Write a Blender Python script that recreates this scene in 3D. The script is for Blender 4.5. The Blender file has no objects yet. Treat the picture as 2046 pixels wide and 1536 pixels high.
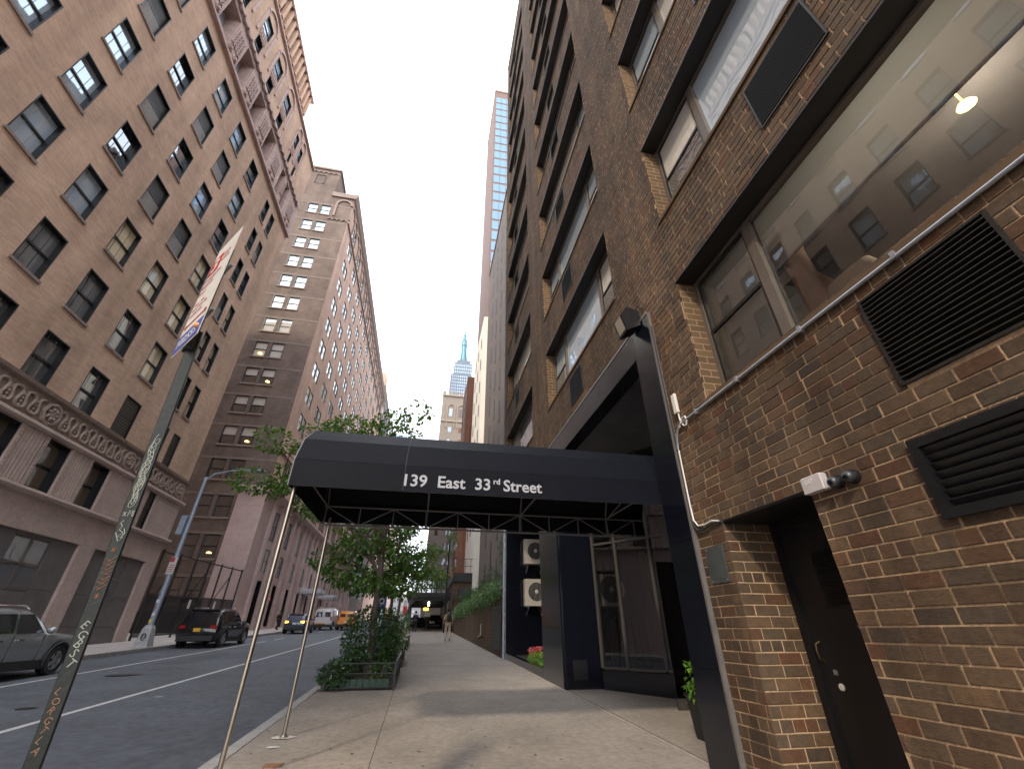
import bpy, math, random
from mathutils import Vector, Matrix
rnd = random.Random(7)
SC = bpy.context.scene
COL = SC.collection
# ------------------------------------------------------------------ camera
PITCH, YAW, EYE = math.radians(30.46), math.radians(11.03), 1.4
cam_d = bpy.data.cameras.new('camera')
cam_d.sensor_fit = 'HORIZONTAL'; cam_d.sensor_width = 36.0; cam_d.lens = 14.78
cam_d.clip_start = 0.05; cam_d.clip_end = 4000
cam = bpy.data.objects.new('camera', cam_d); COL.objects.link(cam)
F_ = Vector((math.sin(YAW)*math.cos(PITCH), math.cos(YAW)*math.cos(PITCH), math.sin(PITCH)))
R_ = Vector((math.cos(YAW), -math.sin(YAW), 0)); U_ = R_.cross(F_)
cam.matrix_world = Matrix(((R_.x,U_.x,-F_.x,0),(R_.y,U_.y,-F_.y,0),(R_.z,U_.z,-F_.z,EYE),(0,0,0,1)))
SC.camera = cam
# ------------------------------------------------------------------ sky and sun
SUN_DIR = Vector((0.42, 0.68, -0.60)).normalized()      # the way the light travels
SUN_EL = math.asin(-SUN_DIR.z)
world = bpy.data.worlds.new('World'); SC.world = world; world.use_nodes = True
wn = world.node_tree.nodes; wl = world.node_tree.links
bg = wn['Background']
sky = wn.new('ShaderNodeTexSky'); sky.sky_type = 'NISHITA'; sky.sun_disc = False
sky.sun_elevation = SUN_EL
sky.sun_rotation = math.atan2(-SUN_DIR.x, -SUN_DIR.y)
sky.air_density = 1.0; sky.dust_density = 3.0; sky.ozone_density = 1.0; sky.altitude = 20
mixw = wn.new('ShaderNodeMixRGB'); mixw.inputs[0].default_value = 0.86   # thin bright overcast over the blue
mixw.inputs[2].default_value = (8.4, 8.75, 9.3, 1)
wl.new(sky.outputs[0], mixw.inputs[1]); wl.new(mixw.outputs[0], bg.inputs[0])
bg.inputs[1].default_value = 0.1
sun_d = bpy.data.lights.new('sun', 'SUN'); sun_d.energy = 0.9; sun_d.angle = math.radians(4.0); sun_d.color = (1.0, 0.86, 0.66)
sun = bpy.data.objects.new('sun', sun_d); COL.objects.link(sun)
sun.rotation_euler = SUN_DIR.to_track_quat('-Z', 'Y').to_euler(); sun.location = (-30, -30, 60)
SC.view_settings.view_transform = 'Standard'; SC.view_settings.look = 'None'
SC.view_settings.exposure = 1.85; SC.view_settings.gamma = 1.0; SC.view_settings.use_curve_mapping = False
SC.render.engine = 'CYCLES'
SC.cycles.max_bounces = 6; SC.cycles.diffuse_bounces = 4; SC.cycles.glossy_bounces = 4
SC.cycles.transparent_max_bounces = 12; SC.cycles.caustics_reflective = False; SC.cycles.caustics_refractive = False

# ------------------------------------------------------------------ helpers
SLOPE = 0.0302
def gz(y): return SLOPE*max(-60, min(y, 160))
WL = {}
def wloc(o): return WL.get(o.name, Vector((0, 0, 0))) if o else Vector((0, 0, 0))
def tag(o, label=None, cat=None, group=None, kind=None):
    if label: o['label'] = label
    if cat: o['category'] = cat
    if group: o['group'] = group
    if kind: o['kind'] = kind
    return o
def place(name, data, parent=None, loc=(0, 0, 0), rotz=0, rot=None, scale=None):
    o = bpy.data.objects.new(name, data); COL.objects.link(o)
    w = Vector(loc); WL[o.name] = w
    if parent: o.parent = parent
    o.location = w-wloc(parent)
    if rotz: o.rotation_euler = (0, 0, rotz)
    if rot: o.rotation_euler = rot
    if scale: o.scale = scale
    return o
def thing(name, loc, label, cat, group=None):
    o = place(name, None, None, loc); o.empty_display_size = 0.2
    return tag(o, label, cat, group)
class MB:
    def __init__(s): s.v = []; s.f = []; s.t = []; s.m = []; s.mi = 0
    def add(s, vs, fs, tone=None):
        b = len(s.v); s.v.extend([tuple(p) for p in vs])
        for f in fs:
            s.f.append(tuple(b+i for i in f)); s.m.append(s.mi)
            if tone is not None: s.t.append(tone)
        return s
    def box(s, x0, y0, z0, x1, y1, z1, tone=None):
        return s.add([(x0,y0,z0),(x1,y0,z0),(x1,y1,z0),(x0,y1,z0),(x0,y0,z1),(x1,y0,z1),(x1,y1,z1),(x0,y1,z1)],
            [(0,3,2,1),(4,5,6,7),(0,1,5,4),(1,2,6,5),(2,3,7,6),(3,0,4,7)], tone)
    def gbox(s, x0, y0, x1, y1, za, zb):       # box following the sloping ground: za,zb above ground
        return s.add([(x0,y0,gz(y0)+za),(x1,y0,gz(y0)+za),(x1,y1,gz(y1)+za),(x0,y1,gz(y1)+za),
                      (x0,y0,gz(y0)+zb),(x1,y0,gz(y0)+zb),(x1,y1,gz(y1)+zb),(x0,y1,gz(y1)+zb)],
            [(0,3,2,1),(4,5,6,7),(0,1,5,4),(1,2,6,5),(2,3,7,6),(3,0,4,7)])
    def bev(s, x0, y0, z0, x1, y1, z1, b):     # box with chamfered vertical and top edges (rough bevel)
        return s.loft([[(x0+i,y0+j,z) for (i,j) in ((b,0),((x1-x0)-b,0),(x1-x0,b),(x1-x0,(y1-y0)-b),((x1-x0)-b,y1-y0),(b,y1-y0),(0,(y1-y0)-b),(0,b))] for z in (z0,z1-b)]
            +[[(x0+i,y0+j,z1) for (i,j) in ((2*b,b),((x1-x0)-2*b,b),((x1-x0)-b,2*b),((x1-x0)-b,(y1-y0)-2*b),((x1-x0)-2*b,(y1-y0)-b),(2*b,(y1-y0)-b),(b,(y1-y0)-2*b),(b,2*b))]])
    def quad(s, a, b, c, d): return s.add([a,b,c,d], [(0,1,2,3)])
    def poly(s, pts): return s.add(pts, [tuple(range(len(pts)))])
    def prism(s, prof, axis, a, b):            # prof: 2-D outline in the other two axes
        def P(p, t):
            return (t,p[0],p[1]) if axis == 0 else (p[0],t,p[1]) if axis == 1 else (p[0],p[1],t)
        n = len(prof)
        return s.add([P(p,a) for p in prof]+[P(p,b) for p in prof],
            [(i,(i+1)%n,n+(i+1)%n,n+i) for i in range(n)]+[tuple(range(n))[::-1], tuple(range(n,2*n))])
    def loft(s, rings, cap=True, closed=True):
        n = len(rings[0]); fs = []
        for k in range(len(rings)-1):
            for i in range(n if closed else n-1):
                fs.append((k*n+i, k*n+(i+1)%n, (k+1)*n+(i+1)%n, (k+1)*n+i))
        if cap: fs += [tuple(range(n))[::-1], tuple((len(rings)-1)*n+i for i in range(n))]
        return s.add([p for r in rings for p in r], fs)
    def tube(s, pts, r, n=8, cap=True):
        pts = [Vector(p) for p in pts]; rs = r if isinstance(r, (list, tuple)) else [r]*len(pts)
        rings = []; ref = None
        for i, p in enumerate(pts):
            d = (pts[min(i+1,len(pts)-1)]-pts[max(i-1,0)]).normalized()
            if ref is None: ref = Vector((0,0,1)) if abs(d.z) < 0.9 else Vector((1,0,0))
            a = d.cross(ref).normalized(); ref = a.cross(d); b = ref
            rings.append([p+(a*math.cos(2*math.pi*k/n)+b*math.sin(2*math.pi*k/n))*rs[i] for k in range(n)])
        return s.loft(rings, cap)
    def bar(s, p0, p1, w, h, up=(0,0,1)):
        p0, p1, up = Vector(p0), Vector(p1), Vector(up)
        d = (p1-p0).normalized(); a = d.cross(up).normalized()*w/2; b = a.cross(d).normalized()*h/2
        return s.loft([[q-a-b, q+a-b, q+a+b, q-a+b] for q in (p0, p1)])
    def lathe(s, prof, c=(0,0,0), n=16, ax='z', cap=True):
        rings = []
        for r, z in prof:
            ring = []
            for k in range(n):
                t = 2*math.pi*k/n; a, b = r*math.cos(t), r*math.sin(t)
                ring.append((c[0]+a,c[1]+b,c[2]+z) if ax == 'z' else (c[0]+z,c[1]+a,c[2]+b) if ax == 'x' else (c[0]+b,c[1]+z,c[2]+a))
            rings.append(ring)
        return s.loft(rings, cap)
    def ball(s, c, rx, ry=None, rz=None, n=8, m=6):
        ry = ry or rx; rz = rz or rx
        return s.loft([[(c[0]+rx*math.sin(math.pi*(j+.02)/(m+.04))*math.cos(2*math.pi*k/n), c[1]+ry*math.sin(math.pi*(j+.02)/(m+.04))*math.sin(2*math.pi*k/n), c[2]-rz*math.cos(math.pi*(j+.02)/(m+.04))) for k in range(n)] for j in range(m+1)])
    def xf(s, M): s.v = [tuple(M @ Vector(p)) for p in s.v]; return s
    def mesh(s, name, mat, smooth=False):
        me = bpy.data.meshes.new(name); me.from_pydata(s.v, [], s.f)
        for mm in (mat if isinstance(mat, (list, tuple)) else [mat]): me.materials.append(mm)
        if any(s.m): me.polygons.foreach_set('material_index', s.m)
        if s.t:
            at = me.attributes.new('tone', 'FLOAT', 'FACE'); at.data.foreach_set('value', s.t)
        if smooth:
            me.polygons.foreach_set('use_smooth', [True]*len(me.polygons))
            try: me.set_sharp_from_angle(angle=math.radians(smooth if smooth is not True else 40))
            except Exception: pass
        me.update(); return me
    def build(s, name, mat, parent=None, loc=(0,0,0), smooth=False, rotz=0, world=True):
        # vertices given in world space when loc is (0,0,0); put the origin at loc otherwise
        return place(name, s.mesh(name, mat, smooth), parent, loc, rotz)

# ------------------------------------------------------------------ materials
def newmat(name):
    m = bpy.data.materials.new(name); m.use_nodes = True
    return m, m.node_tree.nodes, m.node_tree.links, m.node_tree.nodes['Principled BSDF']
def lin(c): return tuple(((x/255.)/12.92 if x/255. <= 0.04045 else ((x/255.+0.055)/1.055)**2.4) for x in c)+(1,)
def N(ns, t, **kw):
    n = ns.new(t)
    for k, v in kw.items(): setattr(n, k, v)
    return n
def plain(name, col, rough=0.6, metal=0.0, spec=0.5, var=0.15, scale=6.0, bump=0.0, bscale=60.0, coat=0.0, var2=0.0, stretch=None):
    m, ns, ls, p = newmat(name)
    p.inputs['Roughness'].default_value = rough; p.inputs['Metallic'].default_value = metal
    p.inputs['Specular IOR Level'].default_value = spec; p.inputs['Coat Weight'].default_value = coat
    g = N(ns, 'ShaderNodeNewGeometry'); vec = g.outputs['Position']
    if stretch:
        mp = N(ns, 'ShaderNodeMapping'); mp.inputs['Scale'].default_value = stretch; ls.new(vec, mp.inputs[0]); vec = mp.outputs[0]
    if var:
        t = N(ns, 'ShaderNodeTexNoise'); t.inputs['Scale'].default_value = scale; t.inputs['Detail'].default_value = 8; t.inputs['Roughness'].default_value = 0.65
        ls.new(vec, t.inputs['Vector'])
        r = N(ns, 'ShaderNodeMapRange'); r.inputs[1].default_value = 0.3; r.inputs[2].default_value = 0.7
        r.inputs[3].default_value = 1-var; r.inputs[4].default_value = 1+var
        ls.new(t.outputs[0], r.inputs[0])
        mx = N(ns, 'ShaderNodeMixRGB', blend_type='MULTIPLY'); mx.inputs[0].default_value = 1
        mx.inputs[1].default_value = tuple(col[:3])+(1,); ls.new(r.outputs[0], mx.inputs[2])
        out = mx.outputs[0]
        if var2:
            t2 = N(ns, 'ShaderNodeTexNoise'); t2.inputs['Scale'].default_value = scale*12; t2.inputs['Detail'].default_value = 4
            ls.new(vec, t2.inputs['Vector'])
            r2 = N(ns, 'ShaderNodeMapRange'); r2.inputs[1].default_value = 0.35; r2.inputs[2].default_value = 0.65
            r2.inputs[3].default_value = 1-var2; r2.inputs[4].default_value = 1+var2; ls.new(t2.outputs[0], r2.inputs[0])
            m2 = N(ns, 'ShaderNodeMixRGB', blend_type='MULTIPLY'); m2.inputs[0].default_value = 1
            ls.new(out, m2.inputs[1]); ls.new(r2.outputs[0], m2.inputs[2]); out = m2.outputs[0]
        ls.new(out, p.inputs['Base Color'])
        rr = N(ns, 'ShaderNodeMapRange'); rr.inputs[3].default_value = max(0.02, rough-0.12*min(1,rough*2)); rr.inputs[4].default_value = min(1, rough+0.12)
        ls.new(t.outputs[0], rr.inputs[0]); ls.new(rr.outputs[0], p.inputs['Roughness'])
    else: p.inputs['Base Color'].default_value = tuple(col[:3])+(1,)
    if bump:
        tb = N(ns, 'ShaderNodeTexNoise'); tb.inputs['Scale'].default_value = bscale; tb.inputs['Detail'].default_value = 5
        ls.new(vec, tb.inputs['Vector'])
        b = N(ns, 'ShaderNodeBump'); b.inputs['Strength'].default_value = bump; b.inputs['Distance'].default_value = 0.02
        ls.new(tb.outputs[0], b.inputs['Height']); ls.new(b.outputs[0], p.inputs['Normal'])
    return m
def brickmat(name, c1, c2, mortar, plane, bw=0.21, bh=0.07, ms=0.012, bump=0.4, blotch=0.25, bias=0.0):
    m, ns, ls, p = newmat(name); p.inputs['Roughness'].default_value = 0.85; p.inputs['Specular IOR Level'].default_value = 0.3
    g = N(ns, 'ShaderNodeNewGeometry'); sp = N(ns, 'ShaderNodeSeparateXYZ'); cb = N(ns, 'ShaderNodeCombineXYZ')
    ls.new(g.outputs['Position'], sp.inputs[0]); ls.new(sp.outputs[1 if plane == 'x' else 0], cb.inputs[0]); ls.new(sp.outputs[2], cb.inputs[1])
    b = N(ns, 'ShaderNodeTexBrick'); b.inputs['Scale'].default_value = 1; b.inputs['Brick Width'].default_value = bw; b.inputs['Row Height'].default_value = bh
    b.inputs['Mortar Size'].default_value = ms/2; b.inputs['Mortar Smooth'].default_value = 0.3; b.inputs['Bias'].default_value = bias
    b.inputs['Color1'].default_value = tuple(c1)+(1,); b.inputs['Color2'].default_value = tuple(c2)+(1,); b.inputs['Mortar'].default_value = tuple(mortar)+(1,)
    ls.new(cb.outputs[0], b.inputs['Vector'])
    t = N(ns, 'ShaderNodeTexNoise'); t.inputs['Scale'].default_value = 0.35; t.inputs['Detail'].default_value = 9; t.inputs['Roughness'].default_value = 0.7
    ls.new(g.outputs['Position'], t.inputs['Vector'])
    r = N(ns, 'ShaderNodeMapRange'); r.inputs[1].default_value = 0.3; r.inputs[2].default_value = 0.7; r.inputs[3].default_value = 1-blotch; r.inputs[4].default_value = 1+blotch
    ls.new(t.outputs[0], r.inputs[0])
    ms_ = N(ns, 'ShaderNodeMapping'); ms_.inputs['Scale'].default_value = (1, 1, 0.12); ls.new(g.outputs['Position'], ms_.inputs[0])
    ts_ = N(ns, 'ShaderNodeTexNoise'); ts_.inputs['Scale'].default_value = 0.9; ts_.inputs['Detail'].default_value = 7; ls.new(ms_.outputs[0], ts_.inputs['Vector'])
    rs_ = N(ns, 'ShaderNodeMapRange'); rs_.inputs[1].default_value = 0.35; rs_.inputs[2].default_value = 0.65; rs_.inputs[3].default_value = 0.84; rs_.inputs[4].default_value = 1.1; ls.new(ts_.outputs[0], rs_.inputs[0])
    mq = N(ns, 'ShaderNodeMath', operation='MULTIPLY'); ls.new(r.outputs[0], mq.inputs[0]); ls.new(rs_.outputs[0], mq.inputs[1]); r = mq
    mx = N(ns, 'ShaderNodeMixRGB', blend_type='MULTIPLY'); mx.inputs[0].default_value = 1
    ls.new(b.outputs[0], mx.inputs[1]); ls.new(r.outputs[0], mx.inputs[2]); ls.new(mx.outputs[0], p.inputs['Base Color'])
    bp = N(ns, 'ShaderNodeBump'); bp.inputs['Strength'].default_value = bump; bp.inputs['Distance'].default_value = 0.015
    iv = N(ns, 'ShaderNodeMath', operation='SUBTRACT'); iv.inputs[0].default_value = 1; ls.new(b.outputs[1], iv.inputs[1])
    ls.new(iv.outputs[0], bp.inputs['Height']); ls.new(bp.outputs[0], p.inputs['Normal'])
    return m
def tonebrick(name, ramp, bscale=70, bump=0.5):
    # brick body: colour from the per-piece 'tone' attribute (or the object's own random), combed rough face
    m, ns, ls, p = newmat(name); p.inputs['Roughness'].default_value = 0.82; p.inputs['Specular IOR Level'].default_value = 0.35
    at = N(ns, 'ShaderNodeAttribute'); at.attribute_name = 'tone'
    oi = N(ns, 'ShaderNodeObjectInfo'); ad = N(ns, 'ShaderNodeMath', operation='ADD'); fr = N(ns, 'ShaderNodeMath', operation='FRACT')
    ls.new(at.outputs['Fac'], ad.inputs[0]); ls.new(oi.outputs['Random'], ad.inputs[1]); ls.new(ad.outputs[0], fr.inputs[0])
    cr = N(ns, 'ShaderNodeValToRGB'); cr.color_ramp.interpolation = 'LINEAR'
    while len(cr.color_ramp.elements) < len(ramp): cr.color_ramp.elements.new(0.5)
    for i, c in enumerate(ramp):
        cr.color_ramp.elements[i].position = i/(len(ramp)-1); cr.color_ramp.elements[i].color = tuple(c)+(1,)
    ls.new(fr.outputs[0], cr.inputs[0])
    g = N(ns, 'ShaderNodeNewGeometry')
    t = N(ns, 'ShaderNodeTexNoise'); t.inputs['Scale'].default_value = 24; t.inputs['Detail'].default_value = 7; t.inputs['Roughness'].default_value = 0.7
    ls.new(g.outputs['Position'], t.inputs['Vector'])
    t0 = N(ns, 'ShaderNodeTexNoise'); t0.inputs['Scale'].default_value = 0.55; t0.inputs['Detail'].default_value = 5; t0.inputs['Roughness'].default_value = 0.6
    ls.new(g.outputs['Position'], t0.inputs['Vector'])
    r = N(ns, 'ShaderNodeMapRange'); r.inputs[1].default_value = 0.3; r.inputs[2].default_value = 0.7; r.inputs[3].default_value = 0.68; r.inputs[4].default_value = 1.3
    r0 = N(ns, 'ShaderNodeMapRange'); r0.inputs[1].default_value = 0.32; r0.inputs[2].default_value = 0.68; r0.inputs[3].default_value = 0.68; r0.inputs[4].default_value = 1.28
    ls.new(t.outputs[0], r.inputs[0]); ls.new(t0.outputs[0], r0.inputs[0])
    mu0 = N(ns, 'ShaderNodeMath', operation='MULTIPLY'); ls.new(r.outputs[0], mu0.inputs[0]); ls.new(r0.outputs[0], mu0.inputs[1])
    ms_ = N(ns, 'ShaderNodeMapping'); ms_.inputs['Scale'].default_value = (1, 1.7, 0.16); ls.new(g.outputs['Position'], ms_.inputs[0])
    ts_ = N(ns, 'ShaderNodeTexNoise'); ts_.inputs['Scale'].default_value = 1.5; ts_.inputs['Detail'].default_value = 6; ls.new(ms_.outputs[0], ts_.inputs['Vector'])
    rs_ = N(ns, 'ShaderNodeMapRange'); rs_.inputs[1].default_value = 0.35; rs_.inputs[2].default_value = 0.65; rs_.inputs[3].default_value = 0.66; rs_.inputs[4].default_value = 1.18; ls.new(ts_.outputs[0], rs_.inputs[0])
    mu = N(ns, 'ShaderNodeMath', operation='MULTIPLY'); ls.new(mu0.outputs[0], mu.inputs[0]); ls.new(rs_.outputs[0], mu.inputs[1])
    mx = N(ns, 'ShaderNodeMixRGB', blend_type='MULTIPLY'); mx.inputs[0].default_value = 1
    ls.new(cr.outputs[0], mx.inputs[1]); ls.new(mu.outputs[0], mx.inputs[2]); ls.new(mx.outputs[0], p.inputs['Base Color'])
    mp = N(ns, 'ShaderNodeMapping'); mp.inputs['Scale'].default_value = (1, 0.45, 1.0); ls.new(g.outputs['Position'], mp.inputs[0])
    tb = N(ns, 'ShaderNodeTexNoise'); tb.inputs['Scale'].default_value = bscale; tb.inputs['Detail'].default_value = 6; tb.inputs['Roughness'].default_value = 0.7
    ls.new(mp.outputs[0], tb.inputs['Vector'])
    b = N(ns, 'ShaderNodeBump'); b.inputs['Strength'].default_value = bump; b.inputs['Distance'].default_value = 0.012
    ls.new(tb.outputs[0], b.inputs['Height']); ls.new(b.outputs[0], p.inputs['Normal'])
    return m
def glassmat(name, tint=(0.55, 0.58, 0.6), refl=0.22, gcol=(0.9, 0.95, 1.0), rough=0.01):
    # see-through pane: part mirror (stronger at grazing angles), part clear
    m, ns, ls, p = newmat(name); ns.remove(p)
    tr = N(ns, 'ShaderNodeBsdfTransparent'); tr.inputs[0].default_value = tuple(tint)+(1,)
    gl = N(ns, 'ShaderNodeBsdfGlossy'); gl.inputs[0].default_value = tuple(gcol)+(1,); gl.inputs['Roughness'].default_value = rough
    fr = N(ns, 'ShaderNodeFresnel'); fr.inputs[0].default_value = 1.5
    r = N(ns, 'ShaderNodeMapRange'); r.inputs[1].default_value = 0.0; r.inputs[2].default_value = 1.0; r.inputs[3].default_value = refl; r.inputs[4].default_value = 1.0
    ls.new(fr.outputs[0], r.inputs[0])
    mx = N(ns, 'ShaderNodeMixShader'); ls.new(r.outputs[0], mx.inputs[0]); ls.new(tr.outputs[0], mx.inputs[1]); ls.new(gl.outputs[0], mx.inputs[2])
    g = N(ns, 'ShaderNodeNewGeometry'); t = N(ns, 'ShaderNodeTexNoise'); t.inputs['Scale'].default_value = 0.9; t.inputs['Detail'].default_value = 1
    ls.new(g.outputs['Position'], t.inputs['Vector'])
    b = N(ns, 'ShaderNodeBump'); b.inputs['Strength'].default_value = 0.06; b.inputs['Distance'].default_value = 0.05
    ls.new(t.outputs[0], b.inputs['Height']); ls.new(b.outputs[0], gl.inputs['Normal'])
    ls.new(mx.outputs[0], ns['Material Output'].inputs[0]); return m
def panemat(name, col, refl=0.3, gcol=(0.85, 0.93, 1.0), rough=0.015, wob=0.1):
    # pane of a window whose room behind is too dark or too far to look into
    m, ns, ls, p = newmat(name)
    p.inputs['Base Color'].default_value = tuple(col)+(1,); p.inputs['Roughness'].default_value = 0.7; p.inputs['Specular IOR Level'].default_value = 0
    gl = N(ns, 'ShaderNodeBsdfGlossy'); gl.inputs[0].default_value = tuple(gcol)+(1,); gl.inputs['Roughness'].default_value = rough
    fr = N(ns, 'ShaderNodeFresnel'); fr.inputs[0].default_value = 1.5
    r = N(ns, 'ShaderNodeMapRange'); r.inputs[3].default_value = refl; r.inputs[4].default_value = 1.0; ls.new(fr.outputs[0], r.inputs[0])
    mx = N(ns, 'ShaderNodeMixShader'); ls.new(r.outputs[0], mx.inputs[0]); ls.new(p.outputs[0], mx.inputs[1]); ls.new(gl.outputs[0], mx.inputs[2])
    g = N(ns, 'ShaderNodeNewGeometry'); t = N(ns, 'ShaderNodeTexNoise'); t.inputs['Scale'].default_value = 0.8; t.inputs['Detail'].default_value = 1
    ls.new(g.outputs['Position'], t.inputs['Vector'])
    b = N(ns, 'ShaderNodeBump'); b.inputs['Strength'].default_value = wob; b.inputs['Distance'].default_value = 0.06
    ls.new(t.outputs[0], b.inputs['Height']); ls.new(b.outputs[0], gl.inputs['Normal'])
    ls.new(mx.outputs[0], ns['Material Output'].inputs[0]); return m
def glow(name, col, s):
    m, ns, ls, p = newmat(name); p.inputs['Base Color'].default_value = tuple(col)+(1,)
    p.inputs['Emission Color'].default_value = tuple(col)+(1,); p.inputs['Emission Strength'].default_value = s; return m
def text_mesh(name, body, size, mat, bold=0.0, extrude=0.002, align='LEFT'):
    cu = bpy.data.curves.new(name, 'FONT'); cu.body = body; cu.size = size; cu.offset = bold; cu.extrude = extrude; cu.align_x = align
    cu.resolution_u = 3
    o = bpy.data.objects.new(name, cu); COL.objects.link(o)
    dg = bpy.context.evaluated_depsgraph_get(); me = bpy.data.meshes.new_from_object(o.evaluated_get(dg))
    COL.objects.unlink(o); bpy.data.objects.remove(o); me.name = name
    me.materials.clear(); me.materials.append(mat); return me
def holes_grid(u0, u1, v0, v1, holes):
    us = sorted({u0, u1, *[min(max(h[i], u0), u1) for h in holes for i in (0, 1)]})
    vs = sorted({v0, v1, *[min(max(h[i], v0), v1) for h in holes for i in (2, 3)]})
    out = []
    for i in range(len(us)-1):
        run = None; cu = (us[i]+us[i+1])/2
        hs = [h for h in holes if h[0] < cu < h[1]]
        for j in range(len(vs)-1):
            cv = (vs[j]+vs[j+1])/2
            if any(h[2] < cv < h[3] for h in hs):
                if run is not None: out.append((us[i],us[i+1],run,vs[j])); run = None
            elif run is None: run = vs[j]
        if run is not None: out.append((us[i],us[i+1],run,v1))
    return out

M = {}
M['asphalt'] = plain('asphalt', (0.088,0.096,0.114), 0.8, var=0.3, scale=0.6, bump=0.5, bscale=180, var2=0.2)
M['patch'] = plain('asphalt_patch', (0.076,0.082,0.096), 0.85, var=0.2, scale=3, bump=0.5, bscale=160, var2=0.2)
M['tar'] = plain('tar', (0.02,0.02,0.022), 0.6, var=0.3, scale=8)
M['paint_white'] = plain('road_paint', (0.5,0.5,0.5), 0.7, var=0.25, scale=14, var2=0.15)
M['concrete'] = plain('sidewalk_concrete', (0.25,0.218,0.19), 0.85, var=0.2, scale=1.1, bump=0.3, bscale=120, var2=0.13)
M['concrete_l'] = plain('pale_concrete', (0.42,0.37,0.35), 0.85, var=0.15, scale=1.5, bump=0.2, bscale=90, var2=0.1)
M['joint'] = plain('joint_filler', (0.05,0.045,0.04), 0.9, var=0.2)
M['kerb'] = plain('kerb_stone', (0.30,0.29,0.28), 0.8, var=0.2, scale=4, bump=0.3, bscale=60, var2=0.15)
M['earth'] = plain('earth', (0.03,0.024,0.018), 0.95, var=0.3, scale=12, bump=0.8, bscale=40)
M['black_granite'] = plain('black_granite', (0.005,0.006,0.011), 0.12, spec=0.6, var=0.3, scale=30, var2=0.3)
M['soffit'] = plain('soffit_grey', (0.17,0.17,0.185), 0.75, var=0.2, scale=1.2, var2=0.08)
M['frame_dark'] = plain('window_frame_bronze', (0.014,0.011,0.009), 0.45, var=0.1)
M['frame_brown'] = plain('window_frame_taupe', (0.11,0.09,0.075), 0.5, var=0.12)
M['frame_black'] = plain('frame_black', (0.005,0.005,0.0065), 0.4, var=0.1)
M['frame_pale'] = plain('frame_pale', (0.42,0.40,0.37), 0.45, var=0.1)
M['black_paint'] = plain('black_paint', (0.006,0.006,0.0075), 0.4, var=0.25, scale=10)
M['black_iron'] = plain('black_iron', (0.009,0.0095,0.0105), 0.45, var=0.25, scale=15, bump=0.1)
M['steel'] = plain('brushed_steel', (0.42,0.38,0.32), 0.28, metal=1, var=0.15, scale=5, stretch=(8,8,0.6))
M['galv'] = plain('galvanised_steel', (0.36,0.38,0.42), 0.45, metal=0.7, var=0.2, scale=8)
M['white_metal'] = plain('white_metal', (0.62,0.60,0.56), 0.5, var=0.1)
M['rubber'] = plain('rubber', (0.012,0.012,0.013), 0.75, var=0.2)
M['fabric_black'] = plain('awning_fabric', (0.0042,0.0052,0.0095), 0.6, spec=0.1, var=0.25, scale=1.3, bump=0.5, bscale=2.2, var2=0.08)
M['letters'] = plain('awning_letters', (0.33,0.34,0.38), 0.6, var=0.05)
M['truss'] = plain('truss_grey_paint', (0.17,0.165,0.175), 0.5, var=0.15)
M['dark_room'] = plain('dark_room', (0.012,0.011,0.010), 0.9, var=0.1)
M['blind'] = plain('roller_blind', (0.72,0.71,0.67), 0.8, var=0.05)
M['blind_cream'] = plain('cream_blind', (0.78,0.66,0.45), 0.8, var=0.12, scale=3)
M['blind_grey'] = plain('grey_blind', (0.40,0.39,0.38), 0.8, var=0.1)
M['glass_near'] = glassmat('clear_glass', (0.97,0.98,0.98), 0.08)
M['glass_store'] = glassmat('store_glass', (0.34,0.34,0.33), 0.05)
M['panel_dark'] = plain('window_panel',(0.03,0.027,0.028),0.6,var=0.1)
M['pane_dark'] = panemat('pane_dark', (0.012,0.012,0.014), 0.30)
M['pane_mid'] = panemat('pane_mid', (0.16,0.16,0.17), 0.22)
M['pane_blind'] = panemat('pane_blind', (0.60,0.585,0.55), 0.22)  # pale base colour paints in mirrored bright sky as well as blinds
M['pane_cream'] = panemat('pane_cream', (0.86,0.73,0.50), 0.10)
M['pane_sky'] = panemat('pane_sky', (0.44,0.52,0.60), 0.32, gcol=(0.7,0.84,1.0))  # pale blue base colour paints a reflected sky into the pane
M['pane_amber'] = panemat('pane_amber', (0.17,0.105,0.06), 0.14)
M['pane_shade'] = panemat('pane_shade', (0.09,0.085,0.085), 0.2)
# ------------------------------------------------------------------ ground, road, pavements
WX = 3.22          # face of the brick wall on the right
LX = -16.0         # face of the buildings across the street
CURB_R, CURB_L = -2.08, -12.05
YS = [-60, -20, 0, 10, 20, 40, 60, 80, 100, 120, 140, 160]
def sheet(name, x0, x1, dz, mat, ys=YS):
    b = MB()
    for a, c in zip(ys[:-1], ys[1:]):
        b.quad((x0,a,gz(a)+dz),(x1,a,gz(a)+dz),(x1,c,gz(c)+dz),(x0,c,gz(c)+dz))
    return tag(b.build(name, mat), kind='structure')
g = MB()
for a, c in zip([-300]+YS+[], YS+[900]):
    g.quad((-400,a,gz(a)-0.45),(400,a,gz(a)-0.45),(400,c,gz(c)-0.45),(-400,c,gz(c)-0.45))
tag(g.build('ground', M['concrete_l']), kind='structure')
road = sheet('road', CURB_L, CURB_R, -0.15, M['asphalt'], YS+[400])
sheet('road_shoulder', CURB_L-0.3, CURB_R+0.3, -0.30, M['earth'])
def line(x, y0, y1, w=0.12):
    b = MB(); n = max(1, int((y1-y0)/6)); ys = [y0+(y1-y0)*i/n for i in range(n+1)]
    for a, c in zip(ys[:-1], ys[1:]):
        b.quad((x-w/2,a,gz(a)-0.146),(x+w/2,a,gz(a)-0.146),(x+w/2,c,gz(c)-0.146),(x-w/2,c,gz(c)-0.146))
    return b.build('lane_line', M['paint_white'], road)
line(-5.86, -20, 100); line(-9.5, -20, 34)
y = 36
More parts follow.
